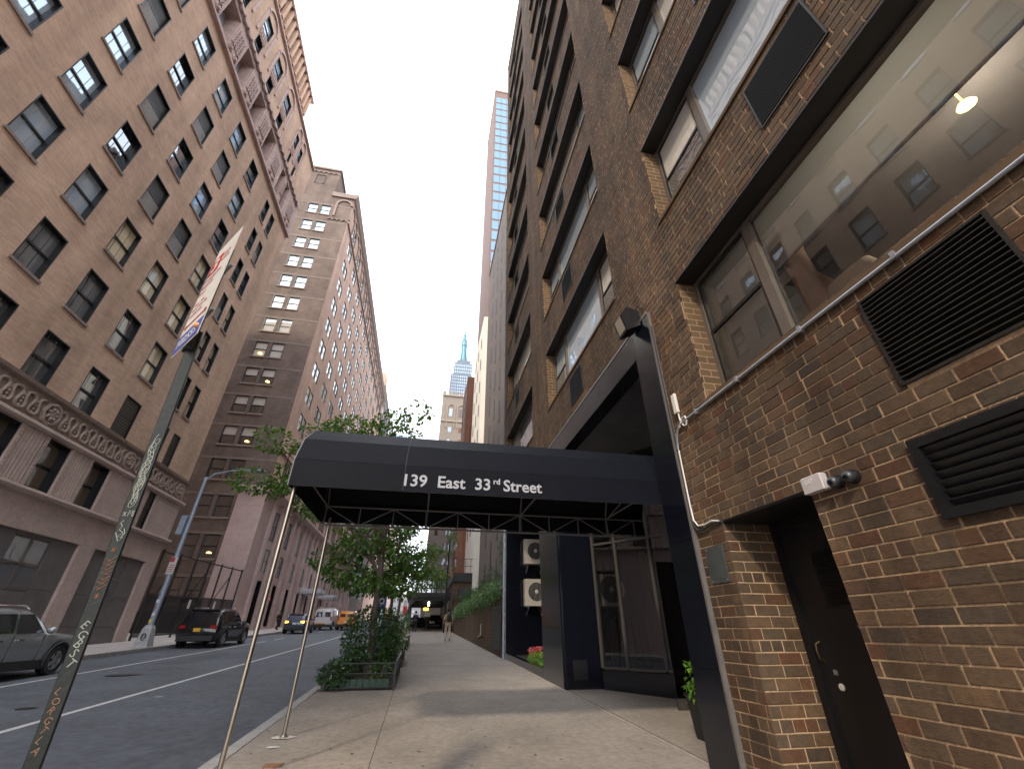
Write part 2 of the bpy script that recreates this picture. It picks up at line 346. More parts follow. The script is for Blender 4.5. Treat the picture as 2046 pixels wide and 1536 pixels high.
while y < 90: line(-9.5, y, y+2.4); y += 7.5
b = MB(); b.lathe([(0.42,0),(0.42,0.006),(0.36,0.006),(0.34,0.0),(0.30,0.006),(0.05,0.006)], (0,0,0), 24)
b.build('manhole_cover', M['black_iron'], road, (-8.1,16.4,gz(16.4)-0.150), smooth=True)
b = MB(); b.lathe([(0.16,0),(0.16,0.006),(0.12,0.006)], (0,0,0), 16)
b.build('valve_cover', M['black_iron'], road, (-6.9,11.2,gz(11.2)-0.150))
for (px, py, w, l) in ((-8.9,19.5,1.0,4.0),(-8.0,17.6,1.1,0.05),(-6.8,22.0,0.05,3.0),(-4.3,15.0,0.04,2.2),(-3.7,19.0,0.7,0.05)):
    b = MB(); b.gbox(px,py,px+w,py+l,-0.152,-0.1465); b.build('tar_seam', M['tar'] if min(w,l) < .3 else M['patch'], road)
# right pavement: poured slabs with dark joints, laid over a bed
bed = sheet('pavement', CURB_R+0.16, WX+0.9, -0.03, M['joint'])
xs = [CURB_R+0.165, -0.36, WX-0.02]
ys = [-8, -4, -0.5, 2.9, 6.1, 9.7, 12.6, 16.0, 19.5, 23, 26.5, 30, 34, 38, 42, 46, 51, 56, 62, 68, 75]
for i in range(len(xs)-1):
    off = 0.0 if i else 0.0
    for j in range(len(ys)-1):
        s = MB(); a, c = ys[j], ys[j+1]; h = rnd.uniform(-0.002, 0.002)
        s.gbox(xs[i]+0.003, a+0.0035, xs[i+1]-0.003, c-0.0035, -0.028, h)
        s.build('paving_slab', M['concrete'], bed)
tag(sheet('pavement', CURB_R+0.16, 30, -0.01, M['concrete'], [75,100,120,160]), kind='structure')
kb = tag(MB().gbox(CURB_R-0.0, -20, CURB_R+0.15, -19, -0.3, 0.0).build('kerb', M['kerb']), kind='structure')
y = -12.0
while y < 70:
    l = rnd.uniform(2.2, 3.4); s = MB()
    jx = rnd.uniform(-0.006, 0.006)
    s.gbox(CURB_R+jx, y+0.006, CURB_R+0.158, y+l-0.006, -0.3, rnd.uniform(-0.004,0.004)); s.build('kerb_stone', M['kerb'], kb); y += l
lp = sheet('pavement', LX-8, CURB_L-0.17, -0.01, M['concrete_l'])
y = -6
while y < 90:
    s = MB(); s.gbox(LX+0.02, y, CURB_L-0.17, y+1.46, -0.008, 0.002+rnd.uniform(-.001,.001)); s.build('paving_slab', M['concrete_l'], lp); y += 1.5
kl = tag(MB().gbox(CURB_L-0.15, -20, CURB_L, -19, -0.3, 0.0).build('kerb', M['kerb']), kind='structure')
y = -10
while y < 90:
    s = MB(); s.gbox(CURB_L-0.165, y+0.01, CURB_L, y+2.99, -0.3, 0.006); s.build('kerb_stone', M['kerb'], kl); y += 3
# little iron valve box in the pavement and stains of gum
b = MB(); b.gbox(-1.44,6.14,-1.26,6.28,0.001,0.008); vb = b.build('valve_box', plain('rusty_iron',(0.20,0.10,0.05),0.7,var=0.4,scale=30), bed)
b = MB()
for k in range(130):
    x = rnd.uniform(-1.9, 3.1); yy = 4.5+abs(rnd.gauss(0,1))*4.5; r = rnd.uniform(0.008,0.026)
    b.poly([(x+r*math.cos(t)*rnd.uniform(.7,1.2), yy+r*math.sin(t)*rnd.uniform(.7,1.2), gz(yy)+0.0045) for t in [2*math.pi*q/7 for q in range(7)]])
tag(b.build('gum_spots', plain('old_gum',(0.07,0.06,0.055),0.8,var=0.2), bed), kind='stuff')
for (x, yy, c) in ((-1.55,6.95,(0.6,0.6,0.6)),(1.05,16.3,(0.6,0.58,0.55)),(-5.2,12.2,(0.6,0.6,0.6)),(2.3,15.2,(0.25,0.05,0.02))):
    b = MB(); b.poly([(x+0.1*math.cos(t)*rnd.uniform(.5,1.2), yy+0.05*math.sin(t)*rnd.uniform(.6,1.3), gz(yy)+(0.007 if x > CURB_R else -0.143)) for t in [2*math.pi*q/9 for q in range(9)]])
    tag(b.build('litter', plain('litter_paper',c,0.8,var=0.1)), 'pale scrap of litter lying '+{-1.55:'on the pavement beside the canopy pole',1.05:'on the pavement joint past the tree planter',-5.2:'on the asphalt beside the near lane line',2.3:'by the black granite pier'}[x], 'litter')

# ------------------------------------------------------------------ the brick apartment building on the right
BR = thing('apartment_building', (WX, 8, 0), 'dark brown brick apartment block with long strip windows and black granite portal', 'building')
M['brick'] = tonebrick('brown_brick', [(0.0673, 0.0395, 0.0234), (0.1052, 0.0644, 0.0358), (0.0873, 0.0588, 0.0374), (0.1211, 0.0735, 0.0406), (0.0969, 0.0441, 0.0234), (0.0758, 0.0533, 0.0358), (0.1136, 0.0717, 0.042), (0.0569, 0.0387, 0.0265), (0.0978, 0.0644, 0.0389)])
M['mortar'] = plain('tan_mortar', (0.42,0.29,0.18), 0.9, var=0.2, scale=3, bump=0.5, bscale=90, var2=0.15)
M['brick_y'] = brickmat('brown_brick_reveal', (0.09,0.056,0.032), (0.135,0.085,0.046), (0.29,0.20,0.125), 'y', 0.26, 0.1025, 0.014)
M['brick_x'] = brickmat('brown_brick_far', (0.07,0.047,0.033), (0.115,0.078,0.05), (0.2,0.15,0.10), 'x', 0.26, 0.1025, 0.014)
M['lintel'] = plain('lintel_steel', (0.007,0.006,0.0055), 0.5, var=0.2)
BAYS = [(-0.95,4.0),(5.85,10.8),(12.75,17.7)]
SILLS = [7.14+3.39*k for k in range(11)]
WH = 1.95; ROOF = 46.0; WEND = 18.45
CZ = 0.1025
wins = [(0, 3.85)]+[(bay, s) for s in SILLS for bay in range(3)]
holes = [(BAYS[bay][0], BAYS[bay][1], s, s+WH) for bay, s in wins]
louv = []
for bay, s in wins:
    louv.append((BAYS[bay][1]-2.87, BAYS[bay][1]-2.02, s-0.93, s-0.20))
holes += louv
DOOR = (3.05, 4.27, -1, 2.46); VENT = (0.9, 2.10, 2.05, 2.50); PORT = (4.82, 18.06, -2, 5.87)
holes += [DOOR, VENT, PORT]
core = MB()
for (a, c, z0, z1) in holes_grid(-8, WEND, -1, ROOF, holes):
    core.quad((WX+0.008,a,z0),(WX+0.008,a,z1),(WX+0.008,c,z1),(WX+0.008,c,z0))
core.build('wall', M['mortar'], BR)
side = MB(); side.quad((WX+0.008,WEND,-1),(16,WEND,-1),(16,WEND,ROOF),(WX+0.008,WEND,ROOF)); side.quad((WX+0.008,-8,-1),(WX+0.008,-8,ROOF),(16,-8,ROOF),(16,-8,-1))
side.quad((16,-8,-1),(16,-8,ROOF),(16,WEND,ROOF),(16,WEND,-1))
side.build('side_wall', M['brick_y'], BR)
rf = MB(); rf.box(WX-0.03,-8.05,ROOF,16.05,WEND+0.03,ROOF+0.25); rf.build('roof', M['lintel'], BR)
# window openings: reveals, lintels, sills
RD = 0.29
rv_ = MB(); rv_.quad((0.008,0,0),(RD+.1,0,0),(RD+.1,0,WH),(0.008,0,WH)); me_rv = rv_.mesh('window_reveal', M['brick_y'])
for h in holes[:len(wins)]:
    for yy in (h[0],h[1]): place('window_reveal', me_rv, BR, (WX,yy,h[2]))
me_l = MB().box(-0.012,-0.02,-0.012,RD+0.1,4.97,0.015).mesh('lintel', M['lintel'])
me_s = MB().box(-0.025,-0.03,-0.06,RD+0.1,4.98,0.0).mesh('sill', M['brick_y'])
for bay, s in wins:
    place('lintel', me_l, BR, (WX, BAYS[bay][0], s+WH)); place('sill', me_s, BR, (WX, BAYS[bay][0], s))
# bricks, laid course by course in common bond
def lay(u0, u1, z0, z1, holes, seed=1, Ls=0.26, Lh=0.13, z_ref=2.46, joint=0.013):
    r = random.Random(seed); out = []
    k0 = math.floor((z0-z_ref)/CZ)+1; k1 = math.floor((z1-z_ref)/CZ)
    for k in range(k0, k1):
        za = z_ref+k*CZ; zb = za+CZ; zm = (za+zb)/2
        iv = [(u0, u1)]
        for h in holes:
            if h[2] < zm < h[3]:
                n = []
                for a, c in iv:
                    if h[1] <= a or h[0] >= c: n.append((a, c)); continue
                    if h[0] > a: n.append((a, h[0]))
                    if h[1] < c: n.append((h[1], c))
                iv = n
        header = (k % 6) == 0
        for a, c in iv:
            L = Lh if header else Ls
            p = u0+(0.065 if header else 0.13*(k % 2))-L+r.uniform(-0.012,0.012)
            while p < c:
                q = p+L*r.uniform(0.97,1.03) if not (not header and r.random() < 0.05) else p+Lh
                s, e = max(p, a), min(q, c)
                if e-s > 0.035: out.append((s+(joint/2 if s > a else 0), e-joint/2, za+joint/2, zb-joint/2, r.random()))
                p = q
    return out
bricks = lay(0.25, WEND, -0.2, ROOF, holes, 3)
def vis(y, z, x=WX):
    q = Vector((x, y, z-EYE)); d = q.dot(F_)
    if d < 0.2: return 0
    u = q.dot(R_)/d*840; v = q.dot(U_)/d*840
    if abs(u) > 1010 or abs(v) > 755: return 0
    return (x/q.length)/d**2
sc = sorted(range(len(bricks)), key=lambda i: -vis((bricks[i][0]+bricks[i][1])/2, (bricks[i][2]+bricks[i][3])/2)*(bricks[i][1]-bricks[i][0]))
big = set(sc[:220])
def brick_local(L, H, D=0.022, c=0.004):
    return [(0,0,0),(0,L,0),(0,L,H),(0,0,H)], L, H, D, c
def add_brick(b, x, y0, y1, z0, z1, tone, D=0.02, c=0.003):   # face at x looking to -X, tiny worn edge
    vs = [(x,y0+c,z0+c),(x,y1-c,z0+c),(x,y1-c,z1-c),(x,y0+c,z1-c),(x+c,y0,z0),(x+c,y1,z0),(x+c,y1,z1),(x+c,y0,z1),(x+D,y0,z0),(x+D,y1,z0),(x+D,y1,z1),(x+D,y0,z1)]
    fs = [(3,2,1,0),(0,1,5,4),(1,2,6,5),(2,3,7,6),(3,0,4,7),(4,5,9,8),(5,6,10,9),(6,7,11,10),(7,4,8,11)]
    b.add(vs, fs, tone)
stuff = MB(); cache = {}
for i, (a, c, z0, z1, t) in enumerate(bricks):
    jx = rnd.uniform(-0.003, 0.003)
    if i in big:
        key = round(c-a, 2)
        if key not in cache:
            m_ = MB(); add_brick(m_, 0, 0, key, 0, z1-z0, 0.0); cache[key] = m_.mesh('brick', M['brick'])
        place('brick', cache[key], BR, (WX+jx, a, z0))
    else: add_brick(stuff, WX+jx, a, c, z0, z1, t)
tag(stuff.build('brickwork', M['brick'], BR), kind='stuff')
# recessed doorway: brick jamb on the far side (faces the camera), near jamb, lintel soffit
jam = MB(); jam.quad((WX+0.008,4.278,-1),(WX+0.66,4.278,-1),(WX+0.66,4.278,2.46),(WX+0.008,4.278,2.46)); jam.build('jamb', M['mortar'], BR)
jb = lay(WX+0.002, WX+0.60, -0.2, 2.46, [], 11)
jset = set(sorted(range(len(jb)), key=lambda i: -jb[i][2])[:80])
mlist = MB()
def turned(L, H):
    m_ = MB(); add_brick(m_, 0, 0, L, 0, H, 0.0); m_.xf(Matrix.Rotation(math.radians(90), 4, 'Z')); m_.v = [(-x, y, z) for x, y, z in m_.v]
    m_.f = [f[::-1] for f in m_.f]; return m_
for i, (a, c, z0, z1, t) in enumerate(jb):
    L = round(c-a, 2); key = ('j', L)
    if key not in cache: cache[key] = turned(L, z1-z0).mesh('brick', M['brick'])
    place('brick', cache[key], BR, (a, 4.27+rnd.uniform(-0.003,0.003), z0))
b = MB(); b.quad((WX+0.008,3.05,-1),(WX+0.008,3.05,2.46),(WX+0.66,3.05,2.46),(WX+0.66,3.05,-1)); b.build('jamb', M['brick_y'], BR)
b = MB(); b.box(WX+0.004,3.05,2.445,WX+0.66,4.27,2.475); b.build('lintel', M['frame_black'], BR)
d = MB(); d.box(WX+0.60,3.06,-0.5,WX+0.66,4.262,2.444); door = d.build('door', M['black_paint'], BR)
d = MB(); d.box(WX+0.565,3.10,-0.5,WX+0.60,3.14,2.40); d.box(WX+0.565,4.18,-0.5,WX+0.60,4.26,2.44); d.box(WX+0.565,3.14,2.36,WX+0.60,4.18,2.44); d.build('door_frame', M['frame_black'], BR)
for k in range(14):
    s = MB(); z = 1.62+k*0.035; s.bar((WX+0.588,3.35,z),(WX+0.588,3.85,z),0.012,0.03,(0.6,0,1)); s.build('louver_slat', M['black_iron'], door)
s = MB(); s.tube([(WX+0.60,4.10,1.32),(WX+0.555,4.105,1.30),(WX+0.545,4.105,1.24),(WX+0.555,4.10,1.18),(WX+0.60,4.10,1.16)],0.008); s.build('handle', plain('brass',(0.22,0.17,0.09),0.4,metal=1), door, smooth=True)
s = MB(); s.lathe([(0.028,0),(0.028,-0.012),(0.02,-0.016)],(WX+0.60,4.0,0.97),14,'x'); s.build('lock', M['white_metal'], door)
s = MB(); s.box(WX+0.594,4.0,1.06,WX+0.60,4.04,1.10); s.build('keypad', M['galv'], door)
mt = text_mesh('door_lettering', 'NO SMOKING', 0.045, plain('door_letters',(0.35,0.35,0.33),0.6,var=0), 0.0, 0.001)
s = place('lettering', mt, door, (WX+0.593,3.62,1.425), rot=(math.radians(90),0,math.radians(-90)))
# plaque on the pier, antenna, conduit, small electric things
def part_thing(name, label, cat, loc): return thing(name, loc, label, cat)
p = MB(); p.box(WX-0.014,4.37,1.86,WX-0.001,4.69,2.24); pl = tag(p.build('wall_plaque', plain('weathered_bronze',(0.075,0.085,0.085),0.42,metal=0.3,var=0.25,scale=7)), 'dull grey blank metal plaque screwed to the brick pier beside the black door', 'plaque')
for yy in (4.395,4.665):
    for zz in (1.885,2.215):
        q = MB(); q.lathe([(0.007,0),(0.006,-0.004)],(WX-0.014,yy,zz),8,'x'); q.build('screw', M['galv'], pl)
# black pipe vent in the wall
vt = thing('wall_vent', (WX,1.5,2.05), 'heavy black steel vent with sloping blades set in the brick above the door', 'vent')
q = MB(); q.box(WX-0.035,0.86,2.47,WX+0.05,2.14,2.53); q.box(WX-0.035,0.86,2.01,WX+0.05,2.14,2.07); q.box(WX-0.034,2.08,2.07,WX+0.05,2.14,2.47); q.box(WX-0.034,0.86,2.07,WX+0.05,0.92,2.47); q.build('frame', M['black_paint'], vt)
q = MB(); q.box(WX+0.20,0.9,2.05,WX+0.22,2.1,2.5); q.build('duct_back', M['dark_room'], vt)
for k in range(7):
    z = 2.10+k*0.058; q = MB(); q.bar((WX+0.01,0.92,z),(WX+0.01,2.08,z),0.012,0.05,(-0.8,0,1)); q.build('blade', M['black_paint'], vt)
# electrical box and twin cameras over the doorway
bx = thing('meter_box', (WX-0.05,2.93,2.42), 'small grey meter transmitter box over the corner of the black door', 'box')
q = MB(); q.bev(WX-0.075,2.83,2.41,WX-0.002,3.04,2.545,0.008); q.build('case', plain('box_grey',(0.42,0.39,0.40),0.55,var=0.08), bx)
mt = text_mesh('box_lettering','DEP',0.05,plain('box_letters',(0.62,0.62,0.64),0.6,var=0),0.001,0.0005)
place('lettering', mt, bx, (WX-0.0765,2.995,2.485), rot=(math.radians(90),0,math.radians(-90)))
for yy, lb in ((2.745,'black dome security camera next to the grey meter box'),(2.605,'black dome security camera outermost from the grey meter box')):
    cmr = thing('security_camera', (WX,yy,2.44), lb, 'camera')
    q = MB(); q.lathe([(0.052,0),(0.054,-0.03),(0.046,-0.05)],(WX-0.001,yy,2.44),16,'x'); q.build('base', M['black_paint'], cmr, smooth=True)
    q = MB(); q.ball((WX-0.06,yy,2.435),0.046,0.046,0.046,14,9); q.build('dome', plain('camera_body',(0.03,0.034,0.04),0.3,var=0.05), cmr, smooth=True)
    q = MB(); q.lathe([(0.018,0),(0.018,-0.012),(0.012,-0.012)],(WX-0.098,yy-0.005,2.425),12,'x'); q.build('lens', M['black_granite'], cmr)
an = thing('wireless_antenna', (WX,4.6,3.9), 'white box antenna on the brick beside the granite portal', 'antenna')
q = MB(); q.bev(WX-0.06,4.555,3.96,WX-0.015,4.64,4.25,0.008); q.build('case', M['white_metal'], an)
q = MB(); q.tube([(WX-0.03,4.585,3.96),(WX-0.03,4.58,3.86),(WX-0.03,4.56,3.80),(WX-0.03,4.52,3.74),(WX-0.03,4.47,3.73),(WX-0.03,4.44,3.78),(WX-0.03,4.46,3.85),(WX-0.03,4.52,3.86),(WX-0.03,4.57,3.82),(WX-0.03,4.62,3.76)],0.011,6); q.build('cable_loop', M['white_metal'], an, smooth=True)
cd = thing('conduit', (WX,3,3.8), 'grey metal conduit running along the brick under the big window', 'conduit')
q = MB(); q.tube([(WX-0.028,-2,3.77),(WX-0.028,1.0,3.775),(WX-0.028,2.6,3.795),(WX-0.028,4.45,3.80),(WX-0.028,4.62,3.79),(WX-0.028,4.72,3.70),(WX-0.028,4.765,3.5)],0.016,8); q.build('pipe', M['galv'], cd, smooth=True)
for yy in (1.6,2.5,3.4,4.2):
    q = MB(); q.box(WX-0.05,yy,3.765,WX-0.001,yy+0.03,3.83); q.build('strap', M['galv'], cd)
cw = thing('wiring', (WX,4.7,2.5), 'white and black cables dropping down the brick pier and into the doorway', 'wiring')
q = MB(); q.tube([(WX-0.02,4.765,3.5),(WX-0.02,4.775,2.75),(WX-0.02,4.765,2.58),(WX-0.02,4.70,2.50),(WX-0.02,4.58,2.49),(WX-0.02,4.42,2.50),(WX-0.02,4.30,2.47)],0.010,6); q.build('white_cable', M['white_metal'], cw, smooth=True)
q = MB(); q.tube([(WX-0.03,4.79,5.6),(WX-0.03,4.795,2.75),(WX-0.03,4.78,2.52),(WX-0.03,4.70,2.44),(WX-0.03,4.58,2.44),(WX-0.03,4.42,2.47),(WX-0.02,4.28,2.455),(WX+0.3,4.20,2.435)],0.014,6); q.build('black_cable', M['rubber'], cw, smooth=True)
# grilles of the air conditioners under the windows
def grille_mesh(n=19, W=0.85, H=0.73):
    bk = MB(); bk.box(0.16,0,0,0.18,W,H); 
    fr = MB(); fr.box(-0.02,-0.02,-0.02,0.05,0.0,H+0.02); fr.box(-0.02,W,-0.02,0.05,W+0.02,H+0.02); fr.box(-0.018,0,-0.02,0.05,W,0.0); fr.box(-0.018,0,H,0.05,W,H+0.02)
    sl = MB(); sl.bar((0.0,0,0),(0.0,W,0),0.005,0.045,(-0.96,0,0.2))
    return bk, fr, sl
M['grille'] = plain('grille_bronze', (0.022,0.019,0.017), 0.42, metal=0.2, var=0.2, scale=9)
gb, gf, gs = grille_mesh(); me_b = gb.mesh('duct_back', M['dark_room']); me_f = gf.mesh('grille', M['grille']); me_sl = gs.mesh('louver_slat', M['grille'])
gal = MB()
for k in range(17): gal.bar((0.0,0,0.03+k*0.0415),(0.0,0.85,0.03+k*0.0415),0.005,0.045,(-0.96,0,0.2))
me_all = gal.mesh('louver_slats', M['grille'])
for i, (a, c, z0, z1) in enumerate(louv):
    gr = place('grille', me_f, BR, (WX, a, z0)); place('duct_back', me_b, gr, (WX, a, z0))
    if i < 6:
        for k in range(17): place('louver_slat', me_sl, gr, (WX, a, z0+0.03+k*0.0415))
    else: tag(place('louver_slats', me_all, gr, (WX, a, z0)), kind='stuff')
# strip windows: end casements with two sashes, wide fixed pane between
def rect_frame(b, y0, y1, z0, z1, t, x0, x1):
    b.box(x0,y0,z0,x1,y0+t,z1); b.box(x0,y1-t,z0,x1,y1,z1); b.box(x0,y0+t,z0,x1,y1-t,z0+t); b.box(x0,y0+t,z1-t,x1,y1-t,z1)
fm = MB(); SW = 1.12; WW = 4.95
rect_frame(fm, 0, WW, 0, WH, 0.06, -0.02, 0.06)
fm.box(-0.03,SW-0.06,0.06,0.06,SW+0.06,WH-0.06); fm.box(-0.03,WW-SW-0.06,0.06,0.06,WW-SW+0.06,WH-0.06)
me_win = fm.mesh('window', M['frame_brown'])
sm = MB(); rect_frame(sm, 0.06, SW-0.06, 1.0, WH-0.06, 0.04, 0.0, 0.035); me_su = sm.mesh('sash', M['frame_dark'])
sm = MB(); rect_frame(sm, 0.06, SW-0.06, 0.06, 1.04, 0.045, -0.012, 0.03); me_sd = sm.mesh('sash', M['frame_dark'])
def pane_me(nm, y0, y1, z0, z1, x, mat):
    q = MB(); q.quad((x,y0,z0),(x,y0,z1),(x,y1,z1),(x,y1,z0)); return q.mesh(nm, mat)
PB = {}
for k in ('pane_dark','pane_mid','pane_blind','pane_sky','pane_shade','pane_cream','glass_near'):
    PB[k] = (pane_me('pane',0.10,SW-0.10,1.04,WH-0.10,0.02,M[k]), pane_me('pane',0.10,SW-0.10,0.105,1.0,0.008,M[k]), pane_me('pane',SW+0.06,WW-SW-0.06,0.06,WH-0.06,0.03,M[k]))
for i, (bay, s) in enumerate(wins):
    o = (WX+RD, BAYS[bay][0], s); w = place('window', me_win, BR, o)
    for fl in (0, 1):
        yo = BAYS[bay][0]+(WW-SW if fl else 0); oo = (WX+RD, yo, s)
        place('sash', me_su, w, oo); place('sash', me_sd, w, oo)
        if i == 0: ku, kd = 'glass_near', 'glass_near'
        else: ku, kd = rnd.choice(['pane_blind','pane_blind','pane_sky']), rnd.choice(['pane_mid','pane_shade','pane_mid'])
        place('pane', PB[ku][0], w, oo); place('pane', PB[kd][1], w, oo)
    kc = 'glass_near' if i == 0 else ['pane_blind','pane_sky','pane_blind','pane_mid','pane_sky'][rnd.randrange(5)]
    place('pane', PB[kc][2], w, o)
# the room behind the nearest window: blinds, curtain, cushion on the sill
y0, y1 = BAYS[0]; s = 3.85
q = MB(); q.box(WX+RD+0.065,y0,s-0.1,WX+RD+2.6,y1,s-0.05); q.box(WX+RD+0.065,y0,s+WH+.3,WX+RD+2.6,y1,s+WH+0.35); q.box(WX+RD+2.6,y0,s-0.1,WX+RD+2.65,y1,s+WH+.35); q.box(WX+RD+0.065,y1,s-0.1,WX+RD+2.65,y1+0.05,s+WH+.35); q.box(WX+RD+0.065,y0-0.05,s-0.1,WX+RD+2.65,y0,s+WH+.35)
q.build('room', plain('room_wall',(0.10,0.09,0.08),0.9,var=0.05), BR)
bl = plain('woven_shade', (0.80,0.79,0.74), 0.85, var=0.06, scale=3, bump=0.3, bscale=9, stretch=(1,1,30))
q = MB(); q.box(WX+RD+0.10,y0+SW+0.05,s+1.10,WX+RD+0.106,y1-SW-0.02,s+WH); q.build('roller_shade', bl, BR)
q = MB(); q.box(WX+RD+0.09,y0+SW+0.05,s+1.075,WX+RD+0.115,y1-SW-0.02,s+1.10); q.build('shade_rail', M['white_metal'], BR)
q = MB(); q.box(WX+RD+0.10,y1-SW+0.05,s+0.35,WX+RD+0.106,y1-0.05,s+WH); q.build('roller_shade', bl, BR)
# the ceiling lamp that is lit in this room, and a shade thin enough to glow a little
bn = bl.node_tree.nodes; bls = bl.node_tree.links; bp_ = bn['Principled BSDF']; tl_ = bn.new('ShaderNodeBsdfTranslucent'); tl_.inputs[0].default_value = (0.75,0.74,0.70,1); mxs = bn.new('ShaderNodeMixShader'); mxs.inputs[0].default_value = 0.45
bls.new(bp_.outputs[0], mxs.inputs[1]); bls.new(tl_.outputs[0], mxs.inputs[2]); bls.new(mxs.outputs[0], bn['Material Output'].inputs[0])
q = MB(); q.lathe([(0.008,0.36),(0.01,0.05),(0.055,0.02),(0.075,-0.015),(0.02,-0.03)],(4.7,1.25,5.78),16); cl = q.build('ceiling_lamp', glow('lit_ceiling_lamp',(1.0,0.62,0.16),1.3), BR, smooth=True)
ld = bpy.data.lights.new('room_light','POINT'); ld.energy = 22; ld.color = (1.0,0.90,0.76); ld.shadow_soft_size = 0.12
lo = bpy.data.objects.new('room_light', ld); COL.objects.link(lo); lo.parent = cl; lo.location = (4.7,1.1,5.55)
cur = MB(); rings = []
for zz, w_ in ((s+0.02,0.62),(s+0.35,0.5),(s+0.75,0.30),(s+1.1,0.26),(s+1.5,0.3)):
    rings.append([(WX+RD+0.20+0.045*math.sin(t*9+zz*2), y1-SW-0.1-w_*t, zz) for t in [k/24. for k in range(25)]])
cur.loft(rings, cap=False, closed=False); cur.build('curtain', plain('tan_curtain',(0.42,0.27,0.17),0.85,var=0.12,scale=5), BR, smooth=True)
cu = MB(); n = 14; rings = []
for j in range(9):
    tt = -1+2*j/8.; ring = []
    for k in range(n):
        a = 2*math.pi*k/n; ca, sa = math.cos(a), math.sin(a)
        rr = 0.27/max(abs(ca),abs(sa))**0.8; pr = math.sqrt(max(0.0, 1-tt*tt))**0.45
        ring.append((WX+RD+0.24+0.12*tt, y1-SW-0.62+rr*pr*ca, s+0.28+rr*pr*sa))
    rings.append(ring)
cu.loft(rings); co = cu.build('cushion', plain('beige_cushion',(0.55,0.45,0.30),0.9,var=0.08,bump=0.2,bscale=40), smooth=True); tag(co,'beige cushion leaning behind the glass of the big near window','cushion')
# ------------------------------------------------------------------ black granite portal
G_ = M['black_granite']
def panel(x0,y0,z0,x1,y1,z1): 
    q = MB(); q.box(x0,y0,z0,x1,y1,z1); return q.build('granite_panel', G_, BR)
PX = WX-0.05
for z0, z1 in ((-0.3,1.05),(1.055,2.39),(2.395,3.70),(3.705,4.70),(4.705,5.87)):
    panel(PX, 4.825, z0, PX+0.07, 5.365, z1); panel(PX+0.075, 5.325, z0, 6.6, 5.367, z1)
q = MB(); q.box(PX-0.004,4.79,-0.3,WX+0.02,4.823,5.89); q.build('portal_edge', plain('edge_stone',(0.11,0.10,0.095),0.6,var=0.2), BR)
y = 5.37
while y < 18:
    e = min(18.06, y+1.62); panel(PX, y+0.003, 5.33, PX+0.07, e-0.003, 5.87); y += 1.62
q = MB(); q.box(PX-0.012,4.80,5.872,WX+0.02,18.08,5.90); q.build('flashing', M['galv'], BR)
q = MB(); q.box(PX+0.072,5.367,5.40,9,18.06,5.45); q.build('soffit', M['soffit'], BR)
q = MB(); q.box(PX+0.072,5.367,5.332,PX+0.3,18.06,5.398); q.build('soffit_edge', G_, BR)
# pier between the porch and the planted alcove
for z0, z1 in ((-0.1,1.50),(1.505,2.80),(2.805,4.1),(4.105,5.33)):
    panel(PX+0.06, 10.70, z0, PX+0.11, 12.42, z1); panel(PX+0.112, 10.66, z0, 4.10, 10.698, z1); panel(PX+0.112, 12.42, z0, 4.10, 12.46, z1)
panel(4.06,10.70,-0.1,4.10,12.42,5.33)
q = MB(); q.box(3.45,10.645,0.5,3.78,10.658,0.86); q.build('hatch', M['black_paint'], BR)
# alcove: black end wall, back wall, planter kerb, corner post
panel(3.30,17.80,-0.1,6,17.86,2.9); panel(3.30,17.80,2.905,6,17.86,5.33); panel(5.9,12.46,-0.1,5.95,17.8,5.33)
panel(PX+0.06,17.80,-0.1,3.298,18.06,2.9); panel(PX+0.06,17.80,2.905,3.298,18.06,5.33)
q = MB(); q.box(WX-0.06,18.07,-0.1,WX+0.05,18.16,5.5); q.build('corner_post', M['galv'], BR)
q = MB(); q.gbox(PX+0.07,12.47,3.40,17.79,-0.2,0.20); q.build('planter_kerb', G_, BR)
bed2 = MB(); bed2.gbox(3.405,12.47,5.88,17.79,0.0,0.14); tag(bed2.build('soil', M['earth'], BR))
# air conditioners
def condenser(x, y, z, label, w=0.86, h=0.92, rz=0):
    t = thing('condenser', (x, y, z), label, 'air conditioner', 'outdoor condensers')
    W = M['white_metal']
    q = MB(); q.bev(0,0,0,w,0.32,h,0.012); place('case', q.mesh('case', plain('condenser_case',(0.62,0.56,0.47),0.5,var=0.08)), t, (x,y,z))
    q = MB(); q.lathe([(0.36,0.0),(0.36,-0.012),(0.33,-0.012),(0.33,0.0)], (w*0.52,0,h*0.52), 28, 'y'); place('fan_ring', q.mesh('fan_ring', W, True), t, (x,y,z))
    q = MB(); q.lathe([(0.325,-0.004),(0.02,-0.003)], (w*0.52,0,h*0.52), 28, 'y'); place('fan_well', q.mesh('fan_well', M['dark_room']), t, (x,y,z))
    q = MB()
    for k in range(13):
        xx = -0.30+k*0.05; hh = math.sqrt(max(0,0.325**2-xx*xx)); q.bar((w*0.52+xx,-0.014,h*0.52-hh),(w*0.52+xx,-0.014,h*0.52+hh),0.006,0.006,(0,1,0))
    place('fan_guard', q.mesh('fan_guard', W), t, (x,y,z))
    q = MB(); q.lathe([(0.07,-0.016),(0.05,-0.026)], (w*0.52,0,h*0.52), 16, 'y'); place('fan_hub', q.mesh('fan_hub', W), t, (x,y,z))
    for xx in (0.12, w-0.16):
        q = MB(); q.box(xx,0.02,-0.05,xx+0.04,0.42,0.0); q.bar((xx+0.02,0.06,-0.05),(xx+0.02,0.42,-0.3),0.03,0.03); place('bracket', q.mesh('bracket', M['galv']), t, (x,y,z))
    q = MB(); q.box(-0.03,0.12,h*0.25,0.0,0.2,h*0.45); place('valve', q.mesh('valve', M['galv']), t, (x,y,z))
    return t
condenser(3.90,17.38,3.72,'upper of two tan condensers bracketed to the black wall above the flower bed')
condenser(3.90,17.38,2.25,'lower of two tan condensers bracketed to the black wall above the flower bed')
